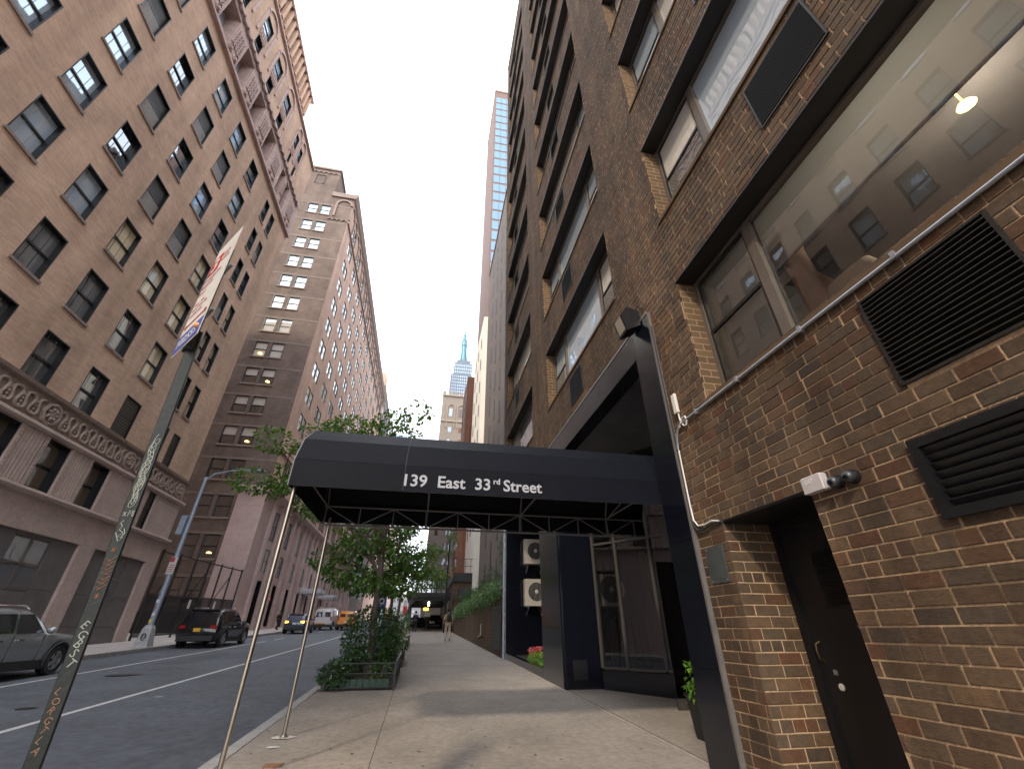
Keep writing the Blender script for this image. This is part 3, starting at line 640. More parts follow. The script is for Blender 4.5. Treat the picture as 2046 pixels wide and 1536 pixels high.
condenser(4.62,11.6,1.98,'tan condenser seen through the left pane of the lobby glass',0.62,0.76)  # solid stand-in for a condenser mirrored in the glass
# lobby glass, set on a slant behind the porch
A0 = Vector((4.11,10.60,0)); DD = Vector((1.95,-2.75,0)).normalized(); NN = Vector((DD.y,-DD.x,0))
def along(t, z, off=0): p = A0+DD*t+NN*off; return (p.x,p.y,z)
sf = []
def gbar(t0,z0,t1,z1,w,d,mat,nm='mullion',par=None):
    q = MB(); q.bar(along(t0,z0),along(t1,z1),w,d,tuple(NN)); return q.build(nm, mat, par or BR)
M['alu'] = plain('satin_aluminium', (0.09,0.085,0.08), 0.38, metal=0.5, var=0.12, scale=4)
for t in (0.03,0.66,1.54,2.5,3.3): gbar(t,0.72,t,5.40,0.06,0.10,M['alu'])
for t0,t1 in ((0.06,0.63),(0.69,1.51),(1.57,2.47),(2.53,3.27)):
    gbar(t0,0.72,t1,0.72,0.05,0.10,M['alu'],'transom'); gbar(t0,3.28,t1,3.28,0.05,0.08,M['alu'],'transom')
    for z0,z1 in ((0.75,3.25),(3.31,5.38)):
        q = MB(); q.quad(along(t0,z0),along(t1,z0),along(t1,z1),along(t0,z1)); q.build('glass_pane', M['glass_store'], BR)
q = MB(); q.quad(along(0,-0.2,0.02),along(3.4,-0.2,0.02),along(3.4,0.68,0.02),along(0,0.68,0.02)); q.build('plinth', G_, BR)
q = MB(); q.quad(along(0,0.68,0.06),along(3.4,0.68,0.06),along(3.4,0.695,-0.2),along(0,0.695,-0.2)); q.build('plinth_top', G_, BR)
# lobby interior
wood = plain('wood_slats', (0.075,0.036,0.02), 0.45, var=0.3, scale=3, stretch=(1,6,0.3))
q = MB(); q.box(8.6,4.9,-0.2,8.7,12.4,5.4); q.build('lobby_wall', wood, BR)
q = MB(); q.box(4.15,12.38,-0.2,8.7,12.44,5.4); q.build('lobby_wall', wood, BR)
for k in range(20):
    q = MB(); q.box(4.2+k*0.22,12.33,0.2,4.32+k*0.22,12.375,5.3); q.build('wood_slat', wood, BR)
q = MB(); q.box(3.4,4.9,-0.3,8.7,12.4,0.0); q.build('lobby_base', M['dark_room'], BR)
q = MB(); q.gbox(PX+0.12,5.37,6.4,10.66,-0.1,0.006); fl = q.build('porch_floor', M['concrete'], BR)
q = MB(); q.gbox(WX-0.02,4.85,WX+0.02,17.8,-0.1,0.012); q.build('threshold_strip', plain('threshold',(0.33,0.29,0.26),0.7,var=0.2), BR)
# glass entrance leaf with chrome rail
gd = thing('glass_door', (4.55,8.26,gz(8.26)), 'clear glass door leaf with chrome bottom rail standing open in the porch', 'door')
q = MB(); q.box(4.5,8.235,gz(8.26)+0.17,5.6,8.247,2.6); q.build('pane', M['glass_store'], gd)
q = MB(); q.box(4.49,8.215,gz(8.26)+0.012,5.6,8.265,gz(8.26)+0.165); q.build('rail', M['alu'], gd)
q = MB(); q.lathe([(0.03,0),(0.03,-0.02)],(4.66,8.215,gz(8.26)+0.09),12,'y'); q.build('lock', M['steel'], gd)
# floodlight on the portal corner
fl_ = thing('floodlight', (3.1,5.0,5.9), 'black wedge floodlight on the top corner of the granite portal', 'lamp')
q = MB(); prof = [(-0.30,0.02),(-0.24,-0.30),(-0.02,-0.16),(-0.02,0.14),(-0.2,0.2)]
q.add([(WX-0.05+x*1.15,y_,5.95+z) for y_ in (5.00,5.30) for x,z in prof],[(0,1,2,3,4),(9,8,7,6,5)]+[(i,5+i,5+(i+1)%5,(i+1)%5) for i in range(5)])
q.build('housing', M['black_paint'], fl_)
q = MB(); 
q.add([(WX-0.05-0.318*1.1,y_,5.95+z) for y_,z in ((5.04,0.0),(5.26,0.0))]+[(WX-0.05-0.255*1.1,5.26,5.95-0.275),(WX-0.05-0.255*1.1,5.04,5.95-0.275)],[(0,1,2,3)])
q.build('lens', panemat('flood_lens',(0.35,0.33,0.28),0.15), fl_)
q = MB(); q.tube([(WX-0.06,5.15,5.98),(WX-0.1,5.08,6.12),(WX-0.06,5.0,6.2),(WX-0.01,4.95,6.1)],0.012,6); q.build('cable', M['rubber'], fl_, smooth=True)
q = MB(); q.box(WX-0.09,5.08,5.85,WX-0.0,5.22,6.04); q.build('bracket', M['black_iron'], fl_)

# ------------------------------------------------------------------ entrance canopy
CN = thing('canopy', (0.8,6.45,2.9), 'long black fabric entrance canopy with white lettering reaching to the kerb', 'canopy')
prof = [(5.42,2.93),(5.42,3.26),(5.60,3.60),(5.93,3.86),(6.44,3.96),(6.95,3.86),(7.28,3.60),(7.46,3.26),(7.46,2.93)]
X0, X1 = -1.70, 3.95
q = MB()
for i in range(len(prof)-1):
    (a,b_),(c,d_) = prof[i],prof[i+1]; seams = [X0,-0.35,1.2,2.6,X1]
    for x0,x1 in zip(seams[:-1],seams[1:]):
        q.quad((x0,a,b_),(x1,a,b_),(x1,c,d_),(x0,c,d_))
cov = q.build('cover', M['fabric_black'], CN)
mod = cov.modifiers.new('thickness','SOLIDIFY'); mod.thickness = 0.008; mod.offset = 1
q = MB(); q.poly([(X0+0.001,a,b_) for a,b_ in prof]); q.build('end_panel', M['fabric_black'], CN)
for xs_ in (-0.35,):
    q = MB(); q.tube([(xs_,a+(-0.010 if a < 6.44 else 0.01),b_+0.007) for a,b_ in prof[:6]],0.003,5); q.build('seam', plain('seam_thread',(0.06,0.06,0.07),0.7,var=0), CN)
q = MB(); q.tube([(X0-0.004,a,b_) for a,b_ in prof],0.010,6); q.build('piping', plain('canopy_piping',(0.20,0.20,0.23),0.5,var=0), CN)
tr = M['truss']
def pipe(p0,p1,r=0.012,nm='truss_bar'):
    q = MB(); q.tube([p0,p1],r,6); return q.build(nm, tr, CN, smooth=True)
YF = 7.38
pipe((X0+.03,YF,3.17),(3.9,YF,3.17),0.014); pipe((X0+.03,YF,2.875),(3.9,YF,2.875),0.016)
n = 0; x = X0+0.06
while x < 3.9:
    pipe((x,YF,2.88),(x,YF,3.165),0.011)
    if x+0.535 < 3.9: pipe((x,YF,3.165 if n % 2 == 0 else 2.88),(x+0.535,YF,2.88 if n % 2 == 0 else 3.165),0.010)
    x += 0.535; n += 1
pipe((X0+.03,5.46,3.24),(3.9,5.46,3.24),0.014); pipe((X0+.03,5.46,2.95),(3.9,5.46,2.95),0.014)
for x in (X0+0.06,-0.02,1.6,3.2):
    q = MB(); q.tube([(x,5.47,2.95)]+[(x,a+(0.03 if a < 6.44 else -0.03 if a > 6.44 else 0),b_-0.03) for a,b_ in prof[1:-1]]+[(x,YF,2.9)],0.013,6); q.build('hoop', tr, CN, smooth=True)
    pipe((x,5.48,3.18),(x,YF,3.18),0.011,'cross_tie')
    if x > 0: pipe((x,YF,3.17),(x+0.5,6.6,3.80),0.010,'brace')
LT = M['letters']
def put_text(body, x, z, size, bold):
    me = text_mesh('lettering', body, size, LT, bold, 0.002); o = place('lettering', me, CN, (x,5.406,z), rot=(math.radians(90),0,0)); return o
o = put_text('139  East  33', -0.385, 3.0, 0.212, 0.0038); o.scale = (1.04,1,1)
wd = bpy.data.meshes; 
put_text('rd', 0.80, 3.085, 0.105, 0.003)
put_text('Street', 0.935, 3.0, 0.212, 0.0038)
for (x, yy) in ((-1.66,5.55),(-1.56,7.42)):
    q = MB(); q.tube([(x,yy,gz(yy)),(x,yy,3.0)],0.024,14); pp = q.build('pole', M['steel'], CN, smooth=True)
    q = MB(); q.poly([(x+0.17*math.cos(t)*rnd.uniform(.75,1.1), yy+0.12*math.sin(t)*rnd.uniform(.75,1.1), gz(yy)+0.006) for t in [2*math.pi*k/11 for k in range(11)]]); q.build('mortar_patch', plain('mortar_patch',(0.5,0.46,0.43),0.85,var=0.15), pp)
    q = MB(); q.lathe([(0.05,0),(0.05,0.012),(0.028,0.03)],(x,yy,gz(yy)+0.004),14); q.build('base_collar', M['steel'], pp)
# ------------------------------------------------------------------ building across the street: tan brick with carved bands
B1 = thing('brick_building', (LX, 20, gz(20)), 'tall tan brick building with serpent frieze, carved terracotta band and stone base', 'building')
M['tan_brick'] = brickmat('tan_brick', (0.60,0.405,0.295), (0.50,0.325,0.23), (0.56,0.42,0.33), 'x', 0.36, 0.075, 0.012, 0.5, 0.20)
M['terra'] = plain('terracotta', (0.45,0.325,0.295), 0.75, var=0.22, scale=2.5, bump=0.3, bscale=20, var2=0.12)
M['frieze'] = plain('carved_stone', (0.33,0.25,0.21), 0.8, var=0.25, scale=3, bump=0.3, bscale=30, var2=0.12)
M['limestone'] = plain('limestone', (0.44,0.34,0.30), 0.8, var=0.14, scale=0.8, bump=0.15, bscale=25, var2=0.08)
M['stone_dark'] = plain('grey_granite', (0.13,0.115,0.115), 0.35, var=0.2, scale=1.6, var2=0.12)
M['sill'] = plain('stone_sill', (0.26,0.20,0.175), 0.8, var=0.2, scale=5)
E1 = 31.25; N1 = -16.0; TOP1 = 44.6  # unseen near end placed to let sun reach the near wall and pavement
cols = [14.25+2.80*k for k in range(-8, 4)]; CW = 1.33
pair = [(26.25,0.82),(27.65,0.82)]
allc = [(c, CW) for c in cols]+pair
fl_s = [13.33+3.49*k for k in range(6)]; FH = 2.22
H1 = []                                   # (y, w, z0, z1, kind)
louv_set = {(11.45,4),(11.45,5),(14.25,3),(17.05,2),(17.05,4),(19.85,2),(19.85,4),(26.25,2),(27.65,4)}
cream = {(17.05,1),(19.85,1),(22.65,1),(22.65,2),(22.65,0),(26.25,1),(27.65,1),(27.65,2),(27.65,0),(26.25,0)}
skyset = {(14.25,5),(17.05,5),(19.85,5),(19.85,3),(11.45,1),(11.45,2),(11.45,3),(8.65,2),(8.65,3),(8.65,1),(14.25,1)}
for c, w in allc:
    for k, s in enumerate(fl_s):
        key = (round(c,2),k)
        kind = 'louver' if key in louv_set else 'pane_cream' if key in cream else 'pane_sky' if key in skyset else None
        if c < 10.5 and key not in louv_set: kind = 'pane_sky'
        if kind is None: kind = rnd.choice(['pane_dark','pane_sky','pane_dark','pane_shade']) if k > 1 else rnd.choice(['pane_shade','pane_mid','pane_shade'])
        H1.append((c, w, s, s+FH, kind))
    H1.append((c, w, 9.98, 12.08, 'louver_full' if c in (22.65,26.25,27.65) or abs(c-22.65) < .1 else 'pane_shade'))
    H1.append((c, w, 34.45, 37.35, 'deep'))
    if c > 7: H1.append((c+0.05, w-0.1, 41.2, 43.0, 'arch')); H1.append((c+0.2, w-0.4, 38.75, 40.2, 'small')); H1.append((c+0.55, 0.4, 45.4, 46.9, 'slot')) if c < 25 else None
    H1.append((c, w, 6.45, 8.45, 'second' if w > 1 else 'louver_full'))
holes1 = [(y, y+w, a, b_) for y, w, a, b_, k in H1]
wl_ = MB()
def xq(b, x, a, c, z0, z1): b.quad((x,a,z0),(x,c,z0),(x,c,z1),(x,a,z1))
for (a, c, z0, z1) in holes_grid(N1, E1, 9.85, TOP1, holes1): xq(wl_, LX, a, c, z0, z1)
for (a, c, z0, z1) in holes_grid(N1, 26.0, TOP1, 47.9, holes1): xq(wl_, LX, a, c, z0, z1)
wl_.quad((LX,26,TOP1),(LX-60,26,TOP1),(LX-60,26,47.9),(LX,26,47.9))
wl_.build('wall', M['tan_brick'], B1)
bk = MB(); bk.box(LX-60,N1,-1,LX-0.9,E1-0.01,TOP1-0.05); bk.box(LX-60,N1,TOP1-0.05,LX-0.9,25.99,47.85); bk.build('rear_wall', M['dark_room'], B1)  # unseen depth extended so its shadow covers the next building's flank
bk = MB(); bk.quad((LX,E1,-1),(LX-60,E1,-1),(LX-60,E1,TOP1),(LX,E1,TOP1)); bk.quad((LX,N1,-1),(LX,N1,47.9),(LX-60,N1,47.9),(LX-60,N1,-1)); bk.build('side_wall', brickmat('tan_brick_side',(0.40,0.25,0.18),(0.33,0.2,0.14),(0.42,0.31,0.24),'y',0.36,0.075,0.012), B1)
bk = MB(); bk.box(LX-60,N1,TOP1,LX+0.02,E1+0.02,TOP1+0.12); bk.build('roof_coping', M['terra'], B1)
# windows
def lined(w, h, d, fr=0.07):                # black lined opening with frame and meeting rail
    b = MB(); x0 = -d
    b.box(x0-0.04,0,0,0.004,0.05,h); b.box(x0-0.04,w-0.05,0,0.004,w,h); b.box(x0-0.04,0.05,h-0.05,0.004,w-0.05,h); b.box(x0-0.04,0.05,0,-0.05,w-0.05,0.05)
    b.box(x0-0.03,0.05,h*0.5-0.045,x0+0.05,w-0.05,h*0.5+0.045)
    return b
cacheW = {}
def win1(y, w, z0, z1, mat, d=0.24, par=B1, muntin=True, sill=True, frame='frame_black', nm='window', xface=LX, simple=False):
    h = z1-z0; key = (round(w,2), round(h,2), mat, d, frame)
    if key not in cacheW:
        f = lined(w,h,d).mesh('window', M[frame])
        pu = MB(); pu.quad((-d,0.05,h*0.5+0.045),(-d,w-0.05,h*0.5+0.045),(-d,w-0.05,h-0.05),(-d,0.05,h-0.05))
        pd = MB(); pd.quad((-d-0.012,0.05,0.05),(-d-0.012,w-0.05,0.05),(-d-0.012,w-0.05,h*0.5-0.045),(-d-0.012,0.05,h*0.5-0.045))
        mu = MB()
        for t in (0.34,0.67):
            mu.box(-d-0.002,w*t-0.006,0.05,-d+0.006,w*t+0.006,h*0.5-0.045); mu.box(-d+0.002,w*t-0.006,h*0.5+0.045,-d+0.012,w*t+0.006,h-0.05)
        sl = MB(); sl.box(-0.1,-0.07,-0.12,0.07,w+0.07,0.0)
        cacheW[key] = (f, pu.mesh('pane', M[mat]), pd.mesh('pane', M[mat]), mu.mesh('muntin', M['frame_pale'] if mat in ('pane_sky','pane_shade') else M['frame_black']), sl.mesh('sill', M['sill']))
    f, pu, pd, mu, sl = cacheW[key]; loc = (xface, y, z0)
    o = place(nm, f, par, loc); place('pane', pu, o, loc); place('pane', pd, o, loc)
    if muntin and not simple: place('muntin', mu, o, loc)
    if sill: place('sill', sl, par, loc)
    return o
def slats_mesh(w, h, d, n):
    b = MB()
    for k in range(n): b.box(-d,0.05,0.05+(h-0.1)*k/n,-d+0.03,w-0.05,0.05+(h-0.1)*(k+0.45)/n)
    return b.mesh('louver_slats', M['frame_pale'] if n < 20 else M['frame_brown'])
LC = {}
def louver1(y, w, z0, z1, full):
    o = win1(y, w, z0, z1, 'panel_dark', 0.14 if not full else 0.12, muntin=False, sill=not full)
    key = (w, full)
    if key not in LC:
        h = z1-z0
        if full:
            b = MB(); b.box(-0.10,0.05,0,-0.075,w-0.05,0.055); LC[key] = b.mesh('louver_slat', M['frame_brown'])
        else:
            b = MB(); b.box(-0.125,0.05,0,-0.11,w-0.05,0.034); LC[key] = b.mesh('louver_slat', plain('pale_louver',(0.50,0.47,0.46),0.5,var=0.1))
    h = z1-z0; n = 16 if full else 13; hh = h if full else h*0.5
    for k in range(n): place('louver_slat', LC[key], o, (LX, y, z0+0.07+k*(hh-0.1)/n))
for (y, w, z0, z1, kind) in H1:
    far = y < 4
    if kind == 'louver': louver1(y, w, z0, z1, False)
    elif kind == 'louver_full': louver1(y, w, z0, z1, True)
    elif kind == 'deep':
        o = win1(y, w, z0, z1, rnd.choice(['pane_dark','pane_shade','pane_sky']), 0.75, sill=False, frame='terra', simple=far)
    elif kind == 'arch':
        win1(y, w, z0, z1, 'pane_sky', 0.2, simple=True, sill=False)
    elif kind in ('small','slot'): win1(y, w, z0, z1, 'pane_dark', 0.2, simple=True, sill=False, muntin=False)
    elif kind == 'second':
        win1(y, w, z0, z1, rnd.choice(['pane_shade','pane_cream2']) if False else 'pane_amber', 0.35, sill=False, simple=True) if y > 17 else win1(y,w,z0,z1,'pane_shade',0.35,sill=False,simple=True)
    else: win1(y, w, z0, z1, kind, simple=far, sill=True if z0 > 12 else False)
# carved terracotta band
tb = MB(); z0, z1 = 34.15, 38.0
for (a, c, p, q_) in holes_grid(N1, E1, z0, z1, holes1): xq(tb, LX+0.16, a, c, p, q_)
for (y, w, a, c, k) in H1:
    if k == 'deep':
        tb.quad((LX+0.16,y,a),(LX,y,a),(LX,y,c),(LX+0.16,y,c)); tb.quad((LX,y+w,a),(LX+0.16,y+w,a),(LX+0.16,y+w,c),(LX,y+w,c)); tb.quad((LX,y,c),(LX,y+w,c),(LX+0.16,y+w,c),(LX+0.16,y,c)); tb.quad((LX,y,a),(LX+0.16,y,a),(LX+0.16,y+w,a),(LX,y+w,a))
tb.quad((LX,N1,z0),(LX+0.16,N1,z0),(LX+0.16,E1,z0),(LX,E1,z0)); tb.quad((LX,N1,z1),(LX,E1,z1),(LX+0.16,E1,z1),(LX+0.16,N1,z1)); tb.quad((LX,E1,z0),(LX+0.16,E1,z0),(LX+0.16,E1,z1),(LX,E1,z1))
tb.build('terracotta_band', M['terra'], B1)
q = MB(); q.box(LX,N1,33.98,LX+0.26,E1+0.05,34.15); q.build('string_course', M['terra'], B1)
q = MB(); q.box(LX,N1,38.0,LX+0.20,E1+0.05,38.35); q.build('string_course', M['terra'], B1)
# relief pieces of the band: bosses below, chevrons and ribs on the piers, scallops above
bs = MB(); bs.lathe([(0.28,0),(0.24,0.12),(0.14,0.06),(0.10,0.16),(0.02,0.18)],(0,0,0),12,'x'); me_boss = bs.mesh('boss', M['terra'], True)
sp = MB()
for k in range(5): sp.box(0,-0.58+k*0.26,0.9,0.07,-0.50+k*0.26,2.75)
for k in range(9):
    for j in range(4):
        yy, zz = -0.41+j*0.26, 1.0+k*0.19; sp.bar((0.05,yy-0.07,zz-0.06),(0.05,yy+0.07,zz+0.06),0.07,0.07,(1,0,0)) if (k+j) % 2 else sp.bar((0.05,yy-0.07,zz+0.06),(0.05,yy+0.07,zz-0.06),0.07,0.07,(1,0,0))
me_sp = sp.mesh('carved_panel', M['terra'])
sl = MB(); sl.loft([[(x,0.33*math.cos(t),-0.33*math.sin(t)*1.15) for t in [math.pi*k/8 for k in range(9)]] for x in (0.0,0.18)]); me_scal = sl.mesh('scallop', M['terra'])
allp = sorted(allc); 
for i in range(len(allp)):
    y0 = allp[i][0]+allp[i][1]; y1 = allp[i+1][0] if i+1 < len(allp) else E1
    if y1 < 7: continue
    m_ = (y0+y1)/2; sc_ = min(1.0, (y1-y0)/1.35)
    place('carved_panel', me_sp, B1, (LX+0.16,m_,34.2), scale=(1,sc_,1))
    if y1-y0 > 1.2:
        for dy in (-0.36,0.36): place('boss', me_boss, B1, (LX+0.16,m_+dy,34.62))
y = 7.3
while y < E1-0.3: place('scallop', me_scal, B1, (LX+0.20,y,38.0)); y += 0.7
# arched heads over the top windows
ar = MB(); R0, R1 = 0.82, 1.02
ar.loft([[(x,r*math.cos(t),r*math.sin(t)) for (x,r) in ((0,R0),(0.14,R0),(0.14,R1),(0,R1))] for t in [math.pi*k/14 for k in range(15)]])
ar.box(0,-R1,-3.2,0.10,-R0,0); ar.box(0,R0,-3.2,0.10,R1,0); me_ar = ar.mesh('arch', M['terra'])
spn = MB(); 
for k in range(6):
    for j in range(5): spn.box(0,-0.55+j*0.22+0.03,k*0.14+0.02,0.05+0.02*((k+j)%2),-0.55+j*0.22+0.17,k*0.14+0.12)
me_spn = spn.mesh('spandrel', M['terra'])
for c, w in allc:
    if c > 7: place('arch', me_ar, B1, (LX,c+w/2,43.1), scale=(1,1.0 if w > 1 else 0.62,1)); place('spandrel', me_spn, B1, (LX,c+w/2,40.28), scale=(1,1 if w > 1 else 0.6,1))
# corbelled parapet
cb = MB(); cb.box(0,0,0,0.30,0.28,2.9); cb.box(0.0,0.0,2.9,0.36,0.5,3.1); me_cb = cb.mesh('parapet_rib', M['tan_brick'])
y = 7.2
while y < 25.6: place('parapet_rib', me_cb, B1, (LX,y,44.9)); y += 0.70
q = MB(); q.box(LX-0.4,N1,47.9,LX+0.4,26.05,48.15); q.build('coping', M['terra'], B1)
q = MB(); q.box(LX,N1,44.55,LX+0.22,E1+0.05,44.75); q.build('string_course', M['terra'], B1)
# serpent frieze
fz = MB(); xq(fz, LX+0.02, N1, E1, 8.62, 9.86); fz.quad((LX+0.02,E1,8.6),(LX-1,E1,8.6),(LX-1,E1,9.86),(LX+0.02,E1,9.86)); fz.build('frieze', M['frieze'], B1)
q = MB(); q.prism([(LX+0.02,9.80),(LX+0.20,9.86),(LX+0.24,9.98),(LX-0.02,9.98)],1,N1,E1+0.15); q.build('cornice', M['frieze'], B1)
q = MB(); q.prism([(LX+0.0,8.45),(LX+0.18,8.47),(LX+0.26,8.56),(LX+0.24,8.68),(LX+0.0,8.70)],1,N1,E1+0.2); q.build('cornice', M['limestone'], B1)
wv = MB(); pts = []
for k in range(29):
    t = k/28.*2*math.pi; pts.append((0.05, 0.66*k/28.+0.125*math.sin(2*t), 0.58+0.36*math.sin(t-math.pi/2)*-1))
wv.tube(pts,0.062,7); me_wv = wv.mesh('serpent_coil', M['frieze'], True)
bd = MB()
for k in range(4): bd.ball((0.05,0,0.28+k*0.15),0.055,0.06,0.07,7,5)
me_bd = bd.mesh('bead_chain', M['frieze'], True)
md = MB(); md.lathe([(0.50,0),(0.50,0.10),(0.40,0.13),(0.36,0.05),(0.16,0.05),(0.12,0.12),(0.02,0.14)],(0,0,0),8,'x')
for k in range(7): t = 2*math.pi*k/7; md.tube([(0.08,0.08*math.cos(t),0.08*math.sin(t)),(0.13,0.2*math.cos(t),0.2*math.sin(t)),(0.08,0.30*math.cos(t+.25),0.30*math.sin(t+.25))],[0.03,0.06,0.02],6)
me_md = md.mesh('medallion', M['frieze'])
meds = [8.0,13.6,19.23,24.85,30.47]
for m_ in meds: place('medallion', me_md, B1, (LX+0.03,m_,9.24))
for a, c in zip(meds[:-1], meds[1:]):
    n = 7; st = (c-a-1.1)/n
    for k in range(n):
        place('serpent_coil', me_wv, B1, (LX+0.02,a+0.55+k*st,8.66)); 
        place('bead_chain', me_bd, B1, (LX+0.02,a+0.55+(k+0.5)*st,8.66))
# second storey: fluted piers between the windows
sec = MB()
for (a, c, p, q_) in holes_grid(N1, E1, 6.3, 8.62, holes1): xq(sec, LX, a, c, p, q_)
sec.build('second_storey', M['limestone'], B1)
def pier_mesh(w):
    b = MB(); b.box(0,0.02,0,0.10,0.20,2.05); b.box(0,w-0.20,0,0.10,w-0.02,2.05)
    n = max(3,int((w-0.44)/0.16)); s = (w-0.44)/n
    for k in range(n): b.prism([(0,0.22+k*s),(0.10,0.22+k*s+s*0.3),(0.10,0.22+k*s+s*0.7),(0,0.22+(k+1)*s)],2,0,2.05)
    for k in range(13):
        for yy in (0.11,w-0.11): b.box(0.10,yy-0.05,0.05+k*0.155,0.125,yy+0.05,0.15+k*0.155)
    return b.mesh('pier', M['limestone'])
PC = {}
for i in range(len(allp)):
    y0 = allp[i][0]+allp[i][1]; y1 = allp[i+1][0] if i+1 < len(allp) else E1
    w = round(y1-y0,2)
    if y1 < 10: continue
    if w not in PC: PC[w] = pier_mesh(w)
    place('pier', PC[w], B1, (LX,y0,6.42))
q = MB(); q.prism([(LX+0.0,6.18),(LX+0.20,6.2),(LX+0.28,6.28),(LX+0.26,6.38),(LX+0.0,6.44)],1,N1,E1+0.2); q.build('belt_course', M['limestone'], B1)
# ground storey: limestone frame, granite filling, windows
gbays = [(8.6,13.2),(14.25,18.85),(19.9,24.52),(25.58,30.2)]; gh = [(a,c,-2,4.95) for a,c in gbays]
gs_ = MB()
for (a, c, p, q_) in holes_grid(N1, E1, -1, 6.3, gh): xq(gs_, LX, a, c, p, q_)
for a, c in gbays: gs_.quad((LX,c,-1),(LX-0.25,c,-1),(LX-0.25,c,4.95),(LX,c,4.95)); gs_.quad((LX,a,4.95),(LX-0.25,a,4.95),(LX-0.25,c,4.95),(LX,c,4.95)); gs_.quad((LX,a,-1),(LX,a,4.95),(LX-0.25,a,4.95),(LX-0.25,a,-1))
gs_.build('base_wall', M['limestone'], B1)
for yj in (11.5,16.5,19.3,22.2,25.05,28.0,30.8):
    for (z0_,z1_) in ((5.0,5.6),(5.61,6.18)):
        q = MB(); q.box(LX-0.01,yj-1.36 if yj not in (19.3,25.05,30.8) else yj-0.5,z0_,LX+0.006,yj+1.36 if yj not in (19.3,25.05,30.8) else yj+0.42,z1_); q.build('stone_block', M['limestone'], B1)
for i, (a, c) in enumerate(gbays):
    wa, wb = ((a+1.1,a+3.1) if i != 3 else (27.57,28.75))
    for (p, r_, z0_, z1_) in ((a,wa,-1,1.6),(a,wa,1.62,2.95),(a,wa,2.97,4.94),(wb,c,-1,1.6),(wb,c,1.62,2.95),(wb,c,2.97,4.94),(wa,wb,-1,1.6),(wa,wb,1.62,2.83),(wa,wb,4.82,4.94)):
        q = MB(); q.box(LX-0.26,p+0.008,z0_,LX-0.14,r_-0.008,z1_); q.build('granite_panel', M['stone_dark'], B1)
    fr = MB(); rect_frame(fr, wa, wb, 2.85, 4.81, 0.07, LX-0.24, LX-0.16)
    if i != 3: fr.box(LX-0.235,(wa+wb)/2-0.05,2.92,LX-0.155,(wa+wb)/2+0.05,4.74)
    fr.box(LX-0.235,wa+0.07,3.80,LX-0.158,wb-0.07,3.87); w = fr.build('window', M['frame_brown'], B1)
    q = MB(); q.quad((LX-0.2,wa,2.85),(LX-0.2,wb,2.85),(LX-0.2,wb,4.81),(LX-0.2,wa,4.81)); q.build('pane', M['pane_mid'], w)
    q = MB(); q.gbox(LX-0.14,a+0.02,LX-0.10,c-0.02,0,0.35); q.build('plinth', M['stone_dark'], B1)
# ------------------------------------------------------------------ long brick and limestone building further along
Y2 = 45.5
B2 = thing('office_building', (LX, Y2+10, gz(Y2+10)), 'long pinkish brick building with limestone base, paired windows and arcaded cornice', 'building')
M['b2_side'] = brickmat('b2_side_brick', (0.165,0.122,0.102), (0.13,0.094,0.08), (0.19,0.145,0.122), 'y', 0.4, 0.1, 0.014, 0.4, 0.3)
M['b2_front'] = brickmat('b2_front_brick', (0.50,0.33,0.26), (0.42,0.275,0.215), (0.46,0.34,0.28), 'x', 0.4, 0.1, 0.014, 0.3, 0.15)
M['b2_trim'] = plain('b2_trim',(0.235,0.175,0.15),0.8,var=0.2,scale=1.2)
M['pink_stone'] = plain('pink_limestone', (0.46,0.345,0.325), 0.8, var=0.16, scale=0.5, bump=0.15, bscale=12, var2=0.06)
M['pane_bright'] = panemat('pane_bright', (0.50,0.54,0.53), 0.3, gcol=(0.8,0.84,0.84))
s2 = [54.7-3.655*k for k in range(15)]; h2 = 2.08; T2 = 59.6
pairs2 = [(-22.05,-20.65),(-20.25,-18.85)]
hs = [(a,c,s,s+h2) for s in s2 for a,c in pairs2]
q = MB()
for (a, c, z0, z1) in holes_grid(-40, LX, -1, T2, hs): q.quad((a,Y2,z0),(c,Y2,z0),(c,Y2,z1),(a,Y2,z1))
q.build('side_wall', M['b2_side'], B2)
for s in s2:      # pale stone courses on the flank
    q = MB(); q.box(-30,Y2-0.02,s+h2+0.02,LX+0.0,Y2-0.0,s+h2+0.24); q.build('string_course', plain('b2_course',(0.195,0.148,0.128),0.8,var=0.25,scale=1.5) if s == s2[0] else bpy.data.materials['b2_course'], B2)
def win_y(w, h, mats):      # opening in a wall that faces the camera, local origin lower left
    f = MB(); f.box(0,-0.004,0,0.06,0.2,h); f.box(w-0.06,-0.004,0,w,0.2,h); f.box(0.06,-0.004,h-0.06,w-0.06,0.2,h); f.box(0.06,0.05,0,w-0.06,0.2,0.06); f.box(0.06,0.1,h*.5-0.04,w-0.06,0.2,h*.5+0.04)
    return f.mesh('window', M['frame_black'])
w2 = pairs2[0][1]-pairs2[0][0]; me_w2 = win_y(w2,h2,None)
def pane_y(w, z0, z1, mat, y=0.17):
    q = MB(); q.quad((0.06,y,z0),(w-0.06,y,z0),(w-0.06,y,z1),(0.06,y,z1)); return q.mesh('pane', M[mat])
pm = {(k,u): pane_y(w2,h2*.5 if u else 0.05,h2-0.05 if u else h2*.5,k) for k in ('pane_dark','pane_mid','pane_blind','pane_sky','pane_shade') for u in (0,1)}
me_si = MB().box(-0.1,-0.12,-0.16,w2+0.1,0.05,0.0).mesh('sill', M['sill'])
lampm = glow('office_lamp', (1.0,0.62,0.16), 2.2); lm_ = MB(); lm_.lathe([(0.02,0.12),(0.16,0.08),(0.22,0),(0.2,-0.01)],(0,0,0),12); me_lamp = lm_.mesh('pendant_lamp', lampm, True)
